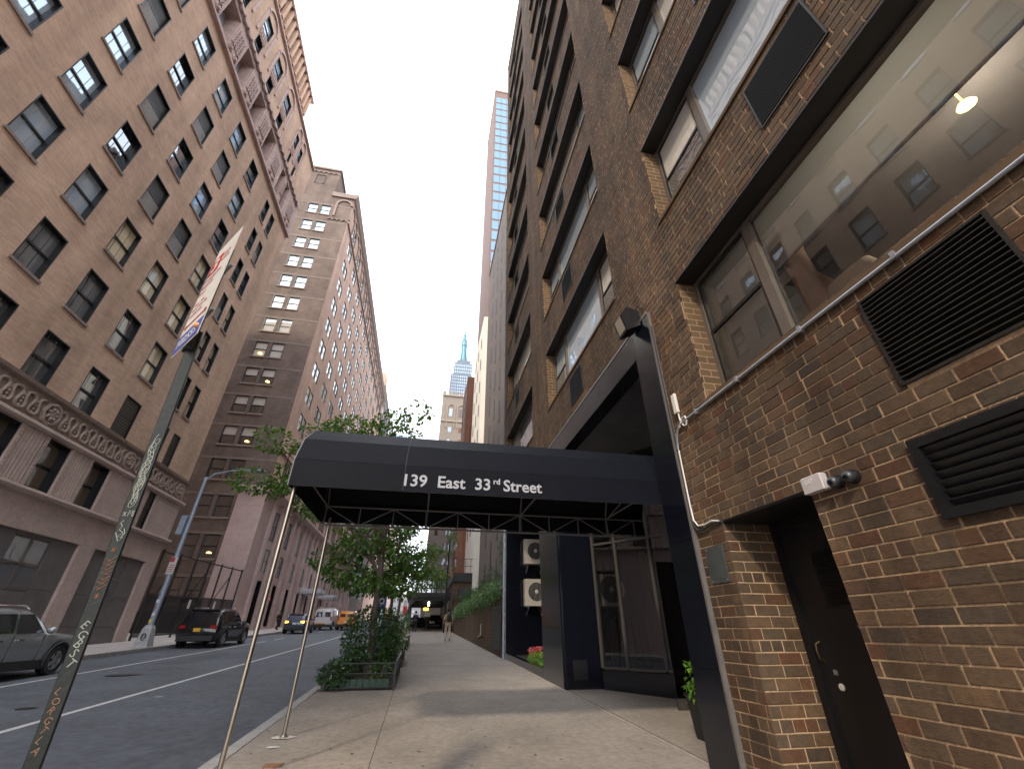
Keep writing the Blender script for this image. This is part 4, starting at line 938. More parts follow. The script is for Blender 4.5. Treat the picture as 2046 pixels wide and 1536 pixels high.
for k, s in enumerate(s2):
    for j, (a, c) in enumerate(pairs2):
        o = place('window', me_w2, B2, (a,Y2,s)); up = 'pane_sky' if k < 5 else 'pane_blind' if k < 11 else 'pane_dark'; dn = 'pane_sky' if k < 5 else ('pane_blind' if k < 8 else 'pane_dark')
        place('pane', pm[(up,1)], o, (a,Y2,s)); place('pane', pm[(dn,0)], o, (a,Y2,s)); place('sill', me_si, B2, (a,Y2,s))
        if (k,j) in ((7,0),(8,1),(10,1),(13,1)): place('pendant_lamp', me_lamp, o, (a+0.8,Y2+0.13,s+0.45))
# limestone return at the corner
for zz in range(9):
    z0_ = 1.0+zz*1.38
    for (a, c) in (((-18.45,-17.1),(-17.09,-15.9)) if zz % 2 else ((-18.45,-17.6),(-17.59,-15.9))):
        q = MB(); q.box(a,Y2-0.28-rnd.uniform(0,.006),z0_,c,Y2-0.01,z0_+1.37); q.build('stone_block', M['pink_stone'], B2)
q = MB(); q.box(-18.6,Y2-0.55,13.42,-15.6,Y2,13.9); q.build('cornice', M['pink_stone'], B2)
q = MB(); q.box(-18.5,Y2-0.30,-0.5,-15.9,Y2-0.01,1.0); q.build('plinth', M['pink_stone'], B2)
# street front
E2 = 113.0; bays2 = [50.0+5.3*k for k in range(12)]
hf = []
for c in bays2:
    for s in s2[:10]: hf += [(c-1.42,c-0.12,s,s+h2),(c+0.12,c+1.42,s,s+h2)]
    for k in range(5): hf.append((c-1.75+k*0.72,c-1.75+k*0.72+0.5,14.6,17.6))
    for z0, z1 in ((9.6,12.5),(6.6,8.75),(1.9,5.85)): hf.append((c-1.1,c+1.1,z0,z1))
q = MB(); 
for (a, c, z0, z1) in holes_grid(Y2, E2, 14.0, T2, hf): xq(q, LX, a, c, z0, z1)
q.build('front_wall', M['b2_front'], B2)
q = MB()
for (a, c, z0, z1) in holes_grid(Y2, E2, 1, 14.0, hf): xq(q, LX, a, c, z0, z1)
q.build('front_base', M['pink_stone'], B2)
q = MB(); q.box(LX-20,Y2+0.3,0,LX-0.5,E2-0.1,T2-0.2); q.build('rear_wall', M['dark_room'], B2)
def fwin(w, h, mat, mull=0, d=0.09):
    f = MB(); f.box(-d-.03,0,0,0.0,0.05,h); f.box(-d-.03,w-0.05,0,0.0,w,h); f.box(-d-.03,0.05,h-0.05,0.0,w-0.05,h); f.box(-d-.03,0.05,0,-0.02,w-0.05,0.05); f.box(-d-.02,0.05,h*.5-0.035,-d+0.03,w-0.05,h*.5+0.035)
    for m_ in range(mull): yy = w*(m_+1)/(mull+1); f.box(-d-.02,yy-0.03,0.05,-d+0.035,yy+0.03,h-0.05)
    p_ = MB(); p_.quad((-d,0.05,0.05),(-d,w-0.05,0.05),(-d,w-0.05,h-0.05),(-d,0.05,h-0.05))
    return f.mesh('window', M['frame_black']), {m_: p_.mesh('pane', M[m_]) for m_ in mat}
fw, fp = fwin(1.30,h2,('pane_bright','pane_sky','pane_mid')); nw, np_ = fwin(0.5,3.0,('pane_dark',)); bw_, bp_ = fwin(2.2,2.9,('pane_bright','pane_mid'),1,0.06); cw_, cp_ = fwin(2.2,2.15,('pane_bright','pane_mid'),1,0.06); dw_, dp_ = fwin(2.2,3.95,('pane_dark',),1,0.5)
for i, c in enumerate(bays2):
    for s in s2[:10]:
        for yy in (c-1.42,c+0.12):
            o = place('window', fw, B2, (LX,yy,s)); place('pane', fp[rnd.choice(['pane_bright','pane_bright','pane_mid'])], o, (LX,yy,s))
    for k in range(5): o = place('window', nw, B2, (LX,c-1.75+k*0.72,14.6)); place('pane', np_['pane_dark'], o, (LX,c-1.75+k*0.72,14.6))
    for z0, w_, p_ in ((9.6,bw_,bp_),(6.6,cw_,cp_)):
        o = place('window', w_, B2, (LX,c-1.1,z0)); place('pane', p_[rnd.choice(['pane_bright','pane_mid'])], o, (LX,c-1.1,z0))
    o = place('window', dw_, B2, (LX,c-1.1,1.9)); place('pane', dp_['pane_dark'], o, (LX,c-1.1,1.9))
pil = MB(); pil.box(0,-0.32,0,0.30,0.32,12.2); pil.box(0,-0.42,-0.3,0.36,0.42,0.5); pil.box(0,-0.40,11.6,0.38,0.40,12.2); me_pil = pil.mesh('pilaster', M['pink_stone'])
sp2 = MB(); sp2.box(-0.25,-1.1,0,-0.05,1.1,0.78); me_sp2 = sp2.mesh('spandrel_panel', M['stone_dark'])
for i, c in enumerate(bays2):
    for yy in (c-1.55,c+1.55): place('pilaster', me_pil, B2, (LX,yy,1.3+(c-50)*0.01))
q = MB(); q.prism([(LX,13.3),(LX+0.45,13.45),(LX+0.75,13.75),(LX+0.75,14.0),(LX,14.1)],1,Y2-0.5,E2); q.build('cornice', M['pink_stone'], B2)
q = MB(); q.box(LX,Y2,17.9,LX+0.2,E2,18.1); q.build('string_course', M['pink_stone'], B2)
q = MB(); q.prism([(LX,T2-0.9),(LX+0.3,T2-0.7),(LX+0.6,T2-0.1),(LX+0.6,T2+0.25),(LX,T2+0.25)],1,Y2-0.3,E2); q.build('cornice', M['b2_trim'], B2)
q = MB(); q.box(-19.2,Y2-0.25,T2-0.7,LX+0.3,Y2,T2+0.2); q.build('cornice', M['b2_trim'], B2)
q = MB(); q.box(LX,Y2,53.6,LX+0.22,E2,53.9); q.build('string_course', M['b2_trim'], B2)
arc = MB(); arc.loft([[(x,r*math.cos(t),r*math.sin(t)) for (x,r) in ((0,0.95),(0.2,0.95),(0.2,1.25),(0,1.25))] for t in [math.pi*k/10 for k in range(11)]]); arc.box(0,-1.25,-2.6,0.2,-0.95,0); me_arc = arc.mesh('arch', M['b2_trim'])
y = 46.8
while y < E2-1: place('arch', me_arc, B2, (LX,y,57.0)); y += 2.65
for x in (-17.1,): place('arch', me_arc, B2, (x,Y2,57.2), rotz=math.radians(-90))
corb = MB(); corb.loft([[(r*math.cos(t),x,r*math.sin(t)) for (x,r) in ((0,0.26),(-0.16,0.26),(-0.16,0.36),(0,0.36))] for t in [math.pi*k/6 for k in range(7)]]); me_corb = corb.mesh('corbel_arch', M['b2_trim'])
for k in range(4): place('corbel_arch', me_corb, B2, (-18.5+k*0.66,Y2,53.7))
# set-back top storey
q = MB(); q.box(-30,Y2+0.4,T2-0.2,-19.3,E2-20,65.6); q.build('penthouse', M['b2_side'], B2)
q = MB(); q.box(-30.2,Y2+0.2,65.6,-19.1,E2-20,66.0); q.build('cornice', M['b2_trim'], B2)
for k in range(6): place('corbel_arch', me_corb, B2, (-23.6+k*0.75,Y2+0.4,64.6))
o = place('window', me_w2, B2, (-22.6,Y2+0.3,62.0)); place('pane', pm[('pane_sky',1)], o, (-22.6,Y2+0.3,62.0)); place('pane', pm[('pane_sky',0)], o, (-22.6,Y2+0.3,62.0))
# entrance canopies on its front
for yy in (67.0,78.0):
    q = MB(); q.box(LX,yy,6.0,LX+2.6,yy+3.6,6.45); q.box(LX+0.1,yy+0.1,5.85,LX+2.5,yy+3.5,6.0); q.build('entrance_awning', plain('pale_awning_%d' % yy,(0.50,0.50,0.55),0.6,var=0.1), B2)
q = MB(); q.box(LX+0.02,54.2,4.3,LX+0.07,54.9,4.62); q.build('neon_sign', glow('red_neon',(1.0,0.03,0.06),1.6), B2)

# ------------------------------------------------------------------ fence of the yard between the two buildings
FN = thing('yard_fence', (LX,38,gz(38)), 'tall dark steel mesh fence with braced posts closing the yard between the buildings', 'fence')
for k in range(7):
    y = 31.6+k*2.25; q = MB(); q.box(LX-0.05,y-0.05,gz(y)-0.1,LX+0.05,y+0.05,gz(y)+4.9); 
    q.build('post', M['black_iron'], FN)
    if k % 2 == 1: q = MB(); q.bar((LX,y,gz(y)+4.2),(LX-1.6,y+0.2,gz(y)+0.6),0.05,0.05); q.build('brace', M['black_iron'], FN)
for zz in (0.2,2.4,4.75):
    q = MB(); q.bar((LX+0.06,31.5,gz(31.5)+zz),(LX+0.06,45.2,gz(45.2)+zz),0.05,0.08); q.build('rail', M['black_iron'], FN)
q = MB(); y = 31.7
while y < 45.1:
    q.bar((LX,y,gz(y)+0.25),(LX,y,gz(y)+2.35),0.012,0.012,(1,0,0)); y += 0.11
tag(q.build('mesh_bars', M['black_iron'], FN), kind='stuff')
q = MB(); 
q.quad((LX-0.03,31.6,gz(31.6)+0.2),(LX-0.03,45.1,gz(45.1)+0.2),(LX-0.03,45.1,gz(45.1)+2.4),(LX-0.03,31.6,gz(31.6)+2.4))
mm, ns, ls, p = newmat('privacy_mesh'); p.inputs['Base Color'].default_value = (0.03,0.028,0.028,1); p.inputs['Roughness'].default_value = 0.8; p.inputs['Alpha'].default_value = 0.72
q.build('privacy_screen', mm, FN)
for yy in (37.0,41.2):
    q = MB(); q.box(LX+0.02,yy,gz(yy)+1.7,LX+0.03,yy+0.35,gz(yy)+2.25); q.build('notice', M['white_metal'], FN)
q = MB(); q.box(-40,44.0,gz(44)-0.2,LX-0.3,44.1,gz(44)+1.5)
q.build('rear_screen', M['black_iron'], FN)

# ------------------------------------------------------------------ far buildings
def tower(name, label, boxes, group=None):
    x0,y0,z0,x1,y1,z1,_ = boxes[0]; t = thing(name, ((x0+x1)/2,(y0+y1)/2,gz(y0)), label, 'building', group)
    for (a,b_,c,d_,e,f,mt) in boxes: q = MB(); q.box(a,b_,c,d_,e,f); q.build('wall', mt, t)
    return t
def tile_windows(t, face, plane, u0, u1, nu, z0, z1, nz, fw_, fh, mat, frame=None, proud=0.03):
    # face 'y': wall looking at the camera (normal -y) ; 'l': wall at x=plane looking to -x ; 'r': looking to +x
    du, dz = (u1-u0)/nu, (z1-z0)/nz; mats = mat if isinstance(mat, list) else [mat]
    ms = []
    for m_ in mats:
        q = MB(); w, h = du*fw_, dz*fh
        if face == 'y': q.box(-w/2,-proud,-h/2,w/2,0.02,h/2); 
        else: q.box(-proud if face == 'l' else -0.02,-w/2,-h/2,0.02 if face == 'l' else proud,w/2,h/2)
        ms.append(q.mesh('window', m_))
    for i in range(nu):
        for j in range(nz):
            u, z = u0+(i+0.5)*du, z0+(j+0.5)*dz
            place('window', rnd.choice(ms), t, (u,plane,z) if face == 'y' else (plane,u,z))
M['slit_wall'] = plain('grey_tan_wall', (0.13,0.105,0.092), 0.85, var=0.2, scale=0.4, bump=0.2, bscale=8, var2=0.1)
t = tower('apartment_building', 'grey tan apartment block with narrow slit windows behind the ivy wall', [(5.5,18.6,0,18,45.6,47.0,M['slit_wall'])])
for col, (yy, ph) in enumerate(((21.5,0.0),(25.0,1.6),(28.0,0.3),(31.3,1.9),(34.5,0.0),(37.7,1.7),(41.1,0.4))):
    sm_ = MB(); sm_.box(-0.03,-0.32,0,0.05,0.32,2.1); me = sm_.mesh('window', M['panel_dark'])
    for k in range(12): place('window', me, t, (5.5,yy,4.2+ph+k*3.45))
q = MB(); q.box(5.4,18.6,47.0,18,45.7,47.3); q.build('coping', M['slit_wall'], t)
M['white_wall'] = plain('white_render', (0.80,0.76,0.68), 0.8, var=0.06, scale=0.4)
t = tower('apartment_building', 'narrow sunlit white rendered building past the slit window block', [(5.0,45.9,0,17,56.3,39.5,M['white_wall'])])
tile_windows(t,'l',5.0,46.4,56,3,10,38,8,0.22,0.45,[M['panel_dark']])
M['red_brick'] = brickmat('red_brick', (0.115,0.045,0.032), (0.09,0.036,0.026), (0.11,0.07,0.055), 'y', 0.3, 0.1, 0.015, 0.3, 0.15)
t = tower('brick_tower', 'slim dark red brick tower standing in front of the tan stone building', [(5.3,75,0,16,86,47.2,M['red_brick'])])
tile_windows(t,'l',5.3,76,85,3,6,45,11,0.3,0.5,M['pane_dark'])
for k in range(2):
    q = MB(); q.box(5.9+k*1.6,74.75,0,6.2+k*1.6,75,36); q.build('buttress', M['red_brick'], t)
M['rust'] = plain('red_tower_brick', (0.155,0.096,0.082), 0.8, var=0.1, scale=0.3)
M['blue_glass'] = panemat('blue_glass', (0.06,0.12,0.18), 0.22, gcol=(0.55,0.72,0.9))
t = tower('glass_tower', 'high residential tower with blue glass front and red brick edge', [(6.5,56,0,20,70.5,123.5,M['rust'])])
tile_windows(t,'y',56,6.75,15,6,40,121,27,0.93,0.80,M['blue_glass'],proud=0.06)
q = MB(); q.box(6.42,55.9,123.5,20,70.5,124.3); q.build('parapet', M['rust'], t)
q = MB(); q.box(7.6,58,124.3,14,66,128); q.build('plant_room', M['rust'], t)
# tan stone hotel with arched windows
M['hotel'] = plain('hotel_stone', (0.22,0.185,0.16), 0.85, var=0.16, scale=0.15, var2=0.06)
t = tower('hotel_building', 'tan stone tower with arched upper windows under the skyscraper', [(0.9,120,0,16,150,67,M['hotel']),(0.4,119.2,0,15,120.0,30,M['hotel'])])
tile_windows(t,'y',120,2.2,8.6,2,33,57,6,0.32,0.42,[M['pane_mid'],M['pane_amber'],M['pane_dark']],proud=0.08)
tile_windows(t,'y',119.2,1.2,8.6,3,8,30,6,0.34,0.45,[M['pane_mid'],M['pane_amber'],M['pane_dark']],proud=0.08)
tile_windows(t,'l',0.9,121,148,6,30,64,9,0.3,0.45,M['pane_dark'])
arch2 = MB(); arch2.loft([[(r*math.cos(t_),y_,r*math.sin(t_)) for (y_,r) in ((0,1.05),(-0.3,1.05),(-0.3,1.35),(0,1.35))] for t_ in [math.pi*k/10 for k in range(11)]]); arch2.box(-1.35,-0.3,-7,-1.05,0,0); arch2.box(1.05,-0.3,-7,1.35,0,0); me = arch2.mesh('arch', plain('hotel_trim',(0.29,0.24,0.19),0.8,var=0.1))
for x in (3.8,7.0): place('arch', me, t, (x,120,62.5)); o = MB(); o.box(x-0.6,119.9,59.5,x+0.6,120.02,62.2); o.build('window', M['pane_mid'], t)
for z in (66.6,57.6,46,31.5): q = MB(); q.box(0.7,119.6,z,16,120.1,z+0.5); q.build('cornice', bpy.data.materials['hotel_trim'], t)
for x in (0.9,2.9,4.6,6.4): q = MB(); q.box(x,119.7,67,x+0.9,121,68.2); q.build('battlement', M['hotel'], t)
# the skyscraper with the stepped crown and mast
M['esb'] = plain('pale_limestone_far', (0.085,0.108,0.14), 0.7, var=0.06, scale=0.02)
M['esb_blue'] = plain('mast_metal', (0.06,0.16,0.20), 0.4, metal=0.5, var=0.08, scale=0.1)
t = thing('skyscraper', (27,566,0), 'stepped limestone skyscraper with pale blue mast far down the street', 'building')
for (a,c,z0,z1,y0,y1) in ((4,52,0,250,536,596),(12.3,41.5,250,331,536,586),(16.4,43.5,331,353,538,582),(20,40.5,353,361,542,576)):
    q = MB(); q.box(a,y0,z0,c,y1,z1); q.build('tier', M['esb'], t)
tile_windows(t,'y',536,13.2,40.6,9,252,330,15,0.42,0.55,[panemat('esb_pane',(0.10,0.13,0.18),0.5,gcol=(0.7,0.85,1.0))],proud=0.4)
tile_windows(t,'y',538,17,43,8,333,351,3,0.42,0.55,[bpy.data.materials['esb_pane']],proud=0.4)
q = MB()
for k in range(8): q.box(14.1+k*3.4,535.4,250,14.7+k*3.4,536,334)
q.build('rib', M['esb'], t)
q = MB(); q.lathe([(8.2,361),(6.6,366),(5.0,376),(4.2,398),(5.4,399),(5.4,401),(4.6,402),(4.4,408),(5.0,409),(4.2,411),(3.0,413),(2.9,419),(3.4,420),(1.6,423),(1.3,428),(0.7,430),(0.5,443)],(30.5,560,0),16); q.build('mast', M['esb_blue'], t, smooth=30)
for k in range(4):
    a = math.pi/4+k*math.pi/2; q = MB(); q.loft([[(30.5+math.cos(a)*r+dx,560+math.sin(a)*r+dy,z) for dx,dy in ((-.8,-.8),(.8,-.8),(.8,.8),(-.8,.8))] for r,z in ((9.0,361),(6.0,375),(4.4,398))]); q.build('buttress_wing', M['esb_blue'], t)
# left side: brick tower past the long building, blue glass tower beyond
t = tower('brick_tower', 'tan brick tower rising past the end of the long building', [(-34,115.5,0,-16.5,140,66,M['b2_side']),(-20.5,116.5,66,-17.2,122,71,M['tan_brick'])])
tile_windows(t,'r',-16.5,116,139,6,8,64,15,0.35,0.5,[M['pane_bright'],M['pane_mid']])
t = tower('glass_tower', 'distant blue glass tower at the end of the street', [(-60,300,0,-21.5,340,127,plain('blue_tower_core',(0.10,0.22,0.40),0.4,var=0.1,scale=0.05))])
tile_windows(t,'y',300,-59,-22,8,10,126,20,0.92,0.86,panemat('blue_tower_pane',(0.06,0.20,0.42),0.35,gcol=(0.45,0.72,1.0)),proud=0.2)
t = tower('office_building', 'pale block closing the view at the far end of the street', [(-30,420,0,6,460,30,plain('pale_block',(0.2,0.19,0.19),0.8,var=0.1,scale=0.05))])
tile_windows(t,'y',420,-29,5,12,8,29,6,0.5,0.5,M['pane_mid'])
t = tower('brick_building', 'low tan brick building far along the left side', [(-36,145,0,-16.5,300,48,M['b2_front'])])
tile_windows(t,'r',-16.5,147,295,24,12,46,9,0.4,0.5,[M['pane_bright'],M['pane_mid']])
t = tower('office_building', 'grey stone building behind the sidewalk shed on the right', [(5.6,88,0,20,118,38,M['hotel'])])
tile_windows(t,'l',5.6,89,117,7,6,36,8,0.4,0.5,[M['pane_mid'],M['pane_dark']])
# ------------------------------------------------------------------ plants
def leafmat(name, ramp, trans=0.35):
    m, ns, ls, p = newmat(name); ns.remove(p)
    at = N(ns,'ShaderNodeAttribute'); at.attribute_name = 'tone'; cr = N(ns,'ShaderNodeValToRGB')
    while len(cr.color_ramp.elements) < len(ramp): cr.color_ramp.elements.new(0.5)
    for i, c in enumerate(ramp): cr.color_ramp.elements[i].position = i/(len(ramp)-1); cr.color_ramp.elements[i].color = tuple(c)+(1,)
    ls.new(at.outputs['Fac'], cr.inputs[0])
    d = N(ns,'ShaderNodeBsdfPrincipled'); d.inputs['Roughness'].default_value = 0.42; d.inputs['Specular IOR Level'].default_value = 0.4; t = N(ns,'ShaderNodeBsdfTranslucent')
    ls.new(cr.outputs[0], d.inputs['Base Color'])
    br = N(ns,'ShaderNodeMixRGB',blend_type='MULTIPLY'); br.inputs[0].default_value = 1; br.inputs[2].default_value = (1.5,1.6,0.6,1); ls.new(cr.outputs[0], br.inputs[1]); ls.new(br.outputs[0], t.inputs[0])
    mx = N(ns,'ShaderNodeMixShader'); mx.inputs[0].default_value = trans; ls.new(d.outputs[0], mx.inputs[1]); ls.new(t.outputs[0], mx.inputs[2]); ls.new(mx.outputs[0], ns['Material Output'].inputs[0]); return m
GREENS = [(0.03,0.072,0.016),(0.055,0.125,0.022),(0.085,0.175,0.030),(0.13,0.21,0.042)]
M['leaf'] = leafmat('tree_leaves', GREENS+[(0.15,0.17,0.035)])
M['leaf_dark'] = leafmat('shrub_leaves', [(0.022,0.056,0.018),(0.038,0.09,0.026),(0.062,0.125,0.036)], 0.2)
M['leaf_ivy'] = leafmat('ivy_leaves', [(0.04,0.10,0.035),(0.07,0.16,0.055),(0.13,0.22,0.09),(0.38,0.44,0.30)], 0.25)
M['needles'] = leafmat('conifer_needles', [(0.025,0.065,0.022),(0.045,0.10,0.03),(0.07,0.12,0.035)], 0.2)
M['bright_leaf'] = leafmat('bright_leaves', [(0.09,0.22,0.03),(0.16,0.34,0.05),(0.22,0.40,0.08)], 0.4)
M['petal'] = leafmat('petals', [(0.5,0.02,0.03),(0.62,0.12,0.16),(0.75,0.6,0.55)], 0.3)
M['bark'] = plain('bark', (0.085,0.065,0.055), 0.9, var=0.3, scale=9, bump=0.9, bscale=25, stretch=(1,1,0.35))
def add_leaf(b, c, d, up, L, W, tone):
    s = d.cross(up).normalized()*W/2; n = s.cross(d).normalized()
    mid = c+d*L*0.45-n*L*0.05; tip = c+d*L-n*L*0.16
    b.add([c, mid+s+n*W*.12, tip, mid-s+n*W*.12, mid-n*0.02*L],[(0,1,4),(1,2,4),(2,3,4),(3,0,4)],tone)
def cloud(b, r, c, rad, n, L, W=None, shell=0.55, droop=0.5):
    W = W or L*0.7
    for _ in range(n):
        while True:
            p = Vector((r.uniform(-1,1),r.uniform(-1,1),r.uniform(-1,1)))
            if 0.02 < p.length < 1: break
        p = p.normalized()*(p.length**shell)
        q = Vector((c[0]+p.x*rad[0],c[1]+p.y*rad[1],c[2]+p.z*rad[2]))
        d = (p.normalized()*0.8+Vector((r.gauss(0,.6),r.gauss(0,.6),r.gauss(0,.5)-droop))).normalized()
        up = Vector((r.gauss(0,.35),r.gauss(0,.35),1)).normalized()
        if abs(d.dot(up)) > 0.95: up = Vector((1,0,0))
        k = r.uniform(0.7,1.25); add_leaf(b,q,d,up,L*k,W*k,min(0.999,max(0,r.gauss(0.42,0.24))))
def branches(b, r, base, top, r0, specs):
    pts = [Vector(base)+(Vector(top)-Vector(base))*t+Vector((r.gauss(0,.02),r.gauss(0,.02),0))*(1 if 0 < t < 1 else 0) for t in [i/7 for i in range(8)]]
    b.tube(pts,[r0*(1.25 if i == 0 else 1-0.55*i/7) for i in range(8)],9)
    ends = []
    for (t, e, br) in specs:
        s = Vector(base)+(Vector(top)-Vector(base))*t; e = Vector(e); m_ = s.lerp(e,0.5)+Vector((r.gauss(0,.1),r.gauss(0,.1),0.25))
        b.tube([s,s.lerp(m_,.5)+Vector((0,0,.06)),m_,m_.lerp(e,.5)+Vector((0,0,.05)),e],[br,br*.8,br*.6,br*.42,br*.2],6)
        ends.append((m_,e))
    return ends
def tree(label, base, top, r0, ends, seed, leaf=0.11, dens=230, group='street trees', spread=0.75, mat='leaf'):
    r = random.Random(seed); t = thing('street_tree', base, label, 'tree', group)
    tb_ = MB(); es = branches(tb_, r, base, top, r0, [((0.45+0.5*i/len(ends)),e,r0*0.45) for i, e in enumerate(ends)])
    tw = MB(); cr = MB()
    for (m_, e) in es:
        for k in range(4):
            o = Vector((r.gauss(0,spread*.8),r.gauss(0,spread*.8),r.gauss(0,spread*.45)))
            s = m_.lerp(e, r.uniform(.3,1)); q = s+o
            tb_.tube([s,s.lerp(q,.5)+Vector((0,0,.08)),q],[r0*.14,r0*.09,0.004],4)
            w = r.uniform(.55,1.1); cloud(cr,r,q,(spread*.55*w,spread*.55*w,spread*.34*w),int(dens*w*w/4),leaf)
        cloud(cr,r,e,(spread*.75,spread*.75,spread*.42),dens//2,leaf)
    tb_.build('trunk', M['bark'], t, smooth=True); tag(cr.build('crown', M[mat], t), kind='stuff'); return t
tree('street tree with wide ragged green crown rising behind the black canopy', (-1.05,12.6,gz(12.6)+0.1), (-1.22,12.7,5.2), 0.10,
     [(-3.3,12.2,6.4),(-4.4,12.0,6.0),(-2.6,12.9,7.0),(-1.5,12.8,7.2),(-0.9,12.9,6.7),(-4.7,12.1,4.9),(-2.4,12.0,5.2),(-2.9,12.4,6.6),(-2.0,12.6,6.3),(-3.3,12.7,5.5),(-0.4,13.4,5.5),
      (-1.9,12.9,3.3),(-0.7,12.8,3.2),(-1.5,13.6,3.9),(-2.0,12.6,2.75),(-0.35,13.2,3.0),(-1.7,13.4,2.6),(-0.9,13.9,2.6),(-2.9,12.3,4.3)], 5, 0.125, 430)
tree('thin young street tree over the second planter', (-1.15,19.6,gz(19.6)+0.1), (-1.1,19.8,4.6), 0.08, [(-1.9,19.8,3.6),(-0.4,20,3.9),(-1.3,20.4,4.6),(-0.3,20.6,3.2),(-2.0,20,3.1),(-1.0,20.2,5.3),(-0.2,20.2,4.6)], 8, 0.13, 330)
tree('street tree with yellowing leaves over the third planter', (-1.2,26.5,gz(26.5)+0.1), (-0.9,26.8,6), 0.09, [(0.6,27,4.5),(-1.8,27,4.4),(0.3,27.2,5.6),(-1.2,27.4,6.6),(0.9,27.4,3.9),(-2.4,27,3.6),(-0.3,27,3.5)], 12, 0.14, 260)
tree('bare limbed street tree leaning over the pavement near the shed', (-1.3,38,gz(38)+0.1), (0.2,38.2,6.5), 0.12, [(2.2,38,8.6),(1.0,38.4,7.4),(-1.4,38,6.5),(-2.2,38.2,5.0),(1.6,38.2,5.4)], 15, 0.16, 200)
# tree pits with iron guards
def planter(y0, y1, label, shrub_specs, seed, scroll=True):
    r = random.Random(seed); t = thing('tree_planter', (-1.1,(y0+y1)/2,gz((y0+y1)/2)), label, 'planter', 'tree pits with iron guards')
    xa, xb = -1.80, -0.38; zf = lambda y: gz(y)
    s = MB(); s.gbox(xa+.03,y0+.03,xb-.03,y1-.03,0.003,0.16); s.build('soil', M['earth'], t)
    for (x, y) in ((xa,y0),(xb,y0),(xa,y1),(xb,y1)):
        q = MB(); q.loft([[(x+dx*f,y+dy*f,zf(y)+z) for dx,dy in ((-.022,-.022),(.022,-.022),(.022,.022),(-.022,.022))] for z,f in ((0,1),(0.5,1))]); q.build('post', M['black_iron'], t)
    for zz, w in ((0.48,0.05),(0.30,0.02),(0.05,0.02)):
        for p0, p1 in (((xa,y0),(xb,y0)),((xa,y1),(xb,y1)),((xa,y0),(xa,y1)),((xb,y0),(xb,y1))):
            q = MB(); q.bar((p0[0],p0[1],zf(p0[1])+zz),(p1[0],p1[1],zf(p1[1])+zz),w,0.018); q.build('rail', M['black_iron'], t)
    gp = plain('green_timber_%d' % seed,(0.02,0.05,0.035),0.6,var=0.2)
    n = 9
    for k in range(n):
        q = MB(); x = xa+0.12+(xb-xa-0.22)*k/n; q.box(x,y0+0.012,zf(y0)+0.04,x+(xb-xa-0.22)/n-0.012,y0+0.03,zf(y0)+0.20); q.build('board', gp, t)
    for k in range(12):
        q = MB(); yy = y0+0.1+(y1-y0-0.2)*k/12; q.box(xb-0.03,yy,zf(yy)+0.04,xb-0.012,yy+(y1-y0-0.2)/12-0.012,zf(yy)+0.20); q.build('board', gp, t)
    if scroll:
        for cx_ in (xb-0.22,xb-0.62):
            q = MB(); q.tube([(cx_+0.075*(1-k/30)*math.cos(k*.42),y0,zf(y0)+0.385+0.075*(1-k/30)*math.sin(k*.42)) for k in range(24)],0.007,5); q.build('scroll', M['black_iron'], t)
    for i, (nm, lb, c, rad, n_, L, mt) in enumerate(shrub_specs):
        b = MB(); cloud(b,r,c,rad,n_,L,shell=0.7,droop=0.2)
        o = thing('shrub', (c[0],c[1],gz(c[1])+0.16), lb, 'shrub'); tag(b.build('foliage', M[mt], o), kind='stuff')
        st = MB()
        for k in range(9): e = Vector(c)+Vector((r.uniform(-.7,.7)*rad[0],r.uniform(-.7,.7)*rad[1],r.uniform(-.2,.6)*rad[2])); st.tube([(c[0]+r.uniform(-.1,.1),c[1]+r.uniform(-.1,.1),gz(c[1])+0.1),(c[0]*.4+e.x*.6,c[1]*.4+e.y*.6,(gz(c[1])+e.z)/2),e],[0.012,0.009,0.004],4)
        st.build('stem', M['bark'], o)
    return t
planter(11.25,14.4,'iron guarded tree planter nearest the canopy poles',[
    ('s','dense dark glossy shrub round the trunk in the planter nearest the canopy',(-1.12,12.9,1.28),(0.72,0.9,0.72),3200,0.085,'leaf_dark'),
    ('s','low spreading fern like plant spilling over the corner of the planter nearest the canopy',(-1.62,11.45,0.62),(0.36,0.42,0.26),1100,0.075,'leaf_dark'),
    ('s','small light green plant inside the front rail of the planter nearest the canopy',(-0.72,11.55,0.66),(0.26,0.25,0.2),170,0.075,'leaf')],21)
planter(15.6,18.6,'iron guarded planter holding pale green plants, second along the kerb',[
    ('s','pale green leafy plants in the second planter along the kerb',(-0.72,16.6,1.05),(0.5,1.0,0.35),500,0.10,'leaf'),
    ('s','tall dark shrub at the back of the second planter along the kerb',(-1.1,18.2,1.6),(0.6,0.7,0.6),700,0.09,'leaf_dark')],22,False)
planter(24.8,28.2,'iron guarded planter with glossy hedge, third along the kerb',[
    ('s','glossy hedge plant filling the third planter along the kerb',(-0.95,26.4,1.75),(0.65,1.5,0.6),900,0.10,'leaf_ivy')],23,False)
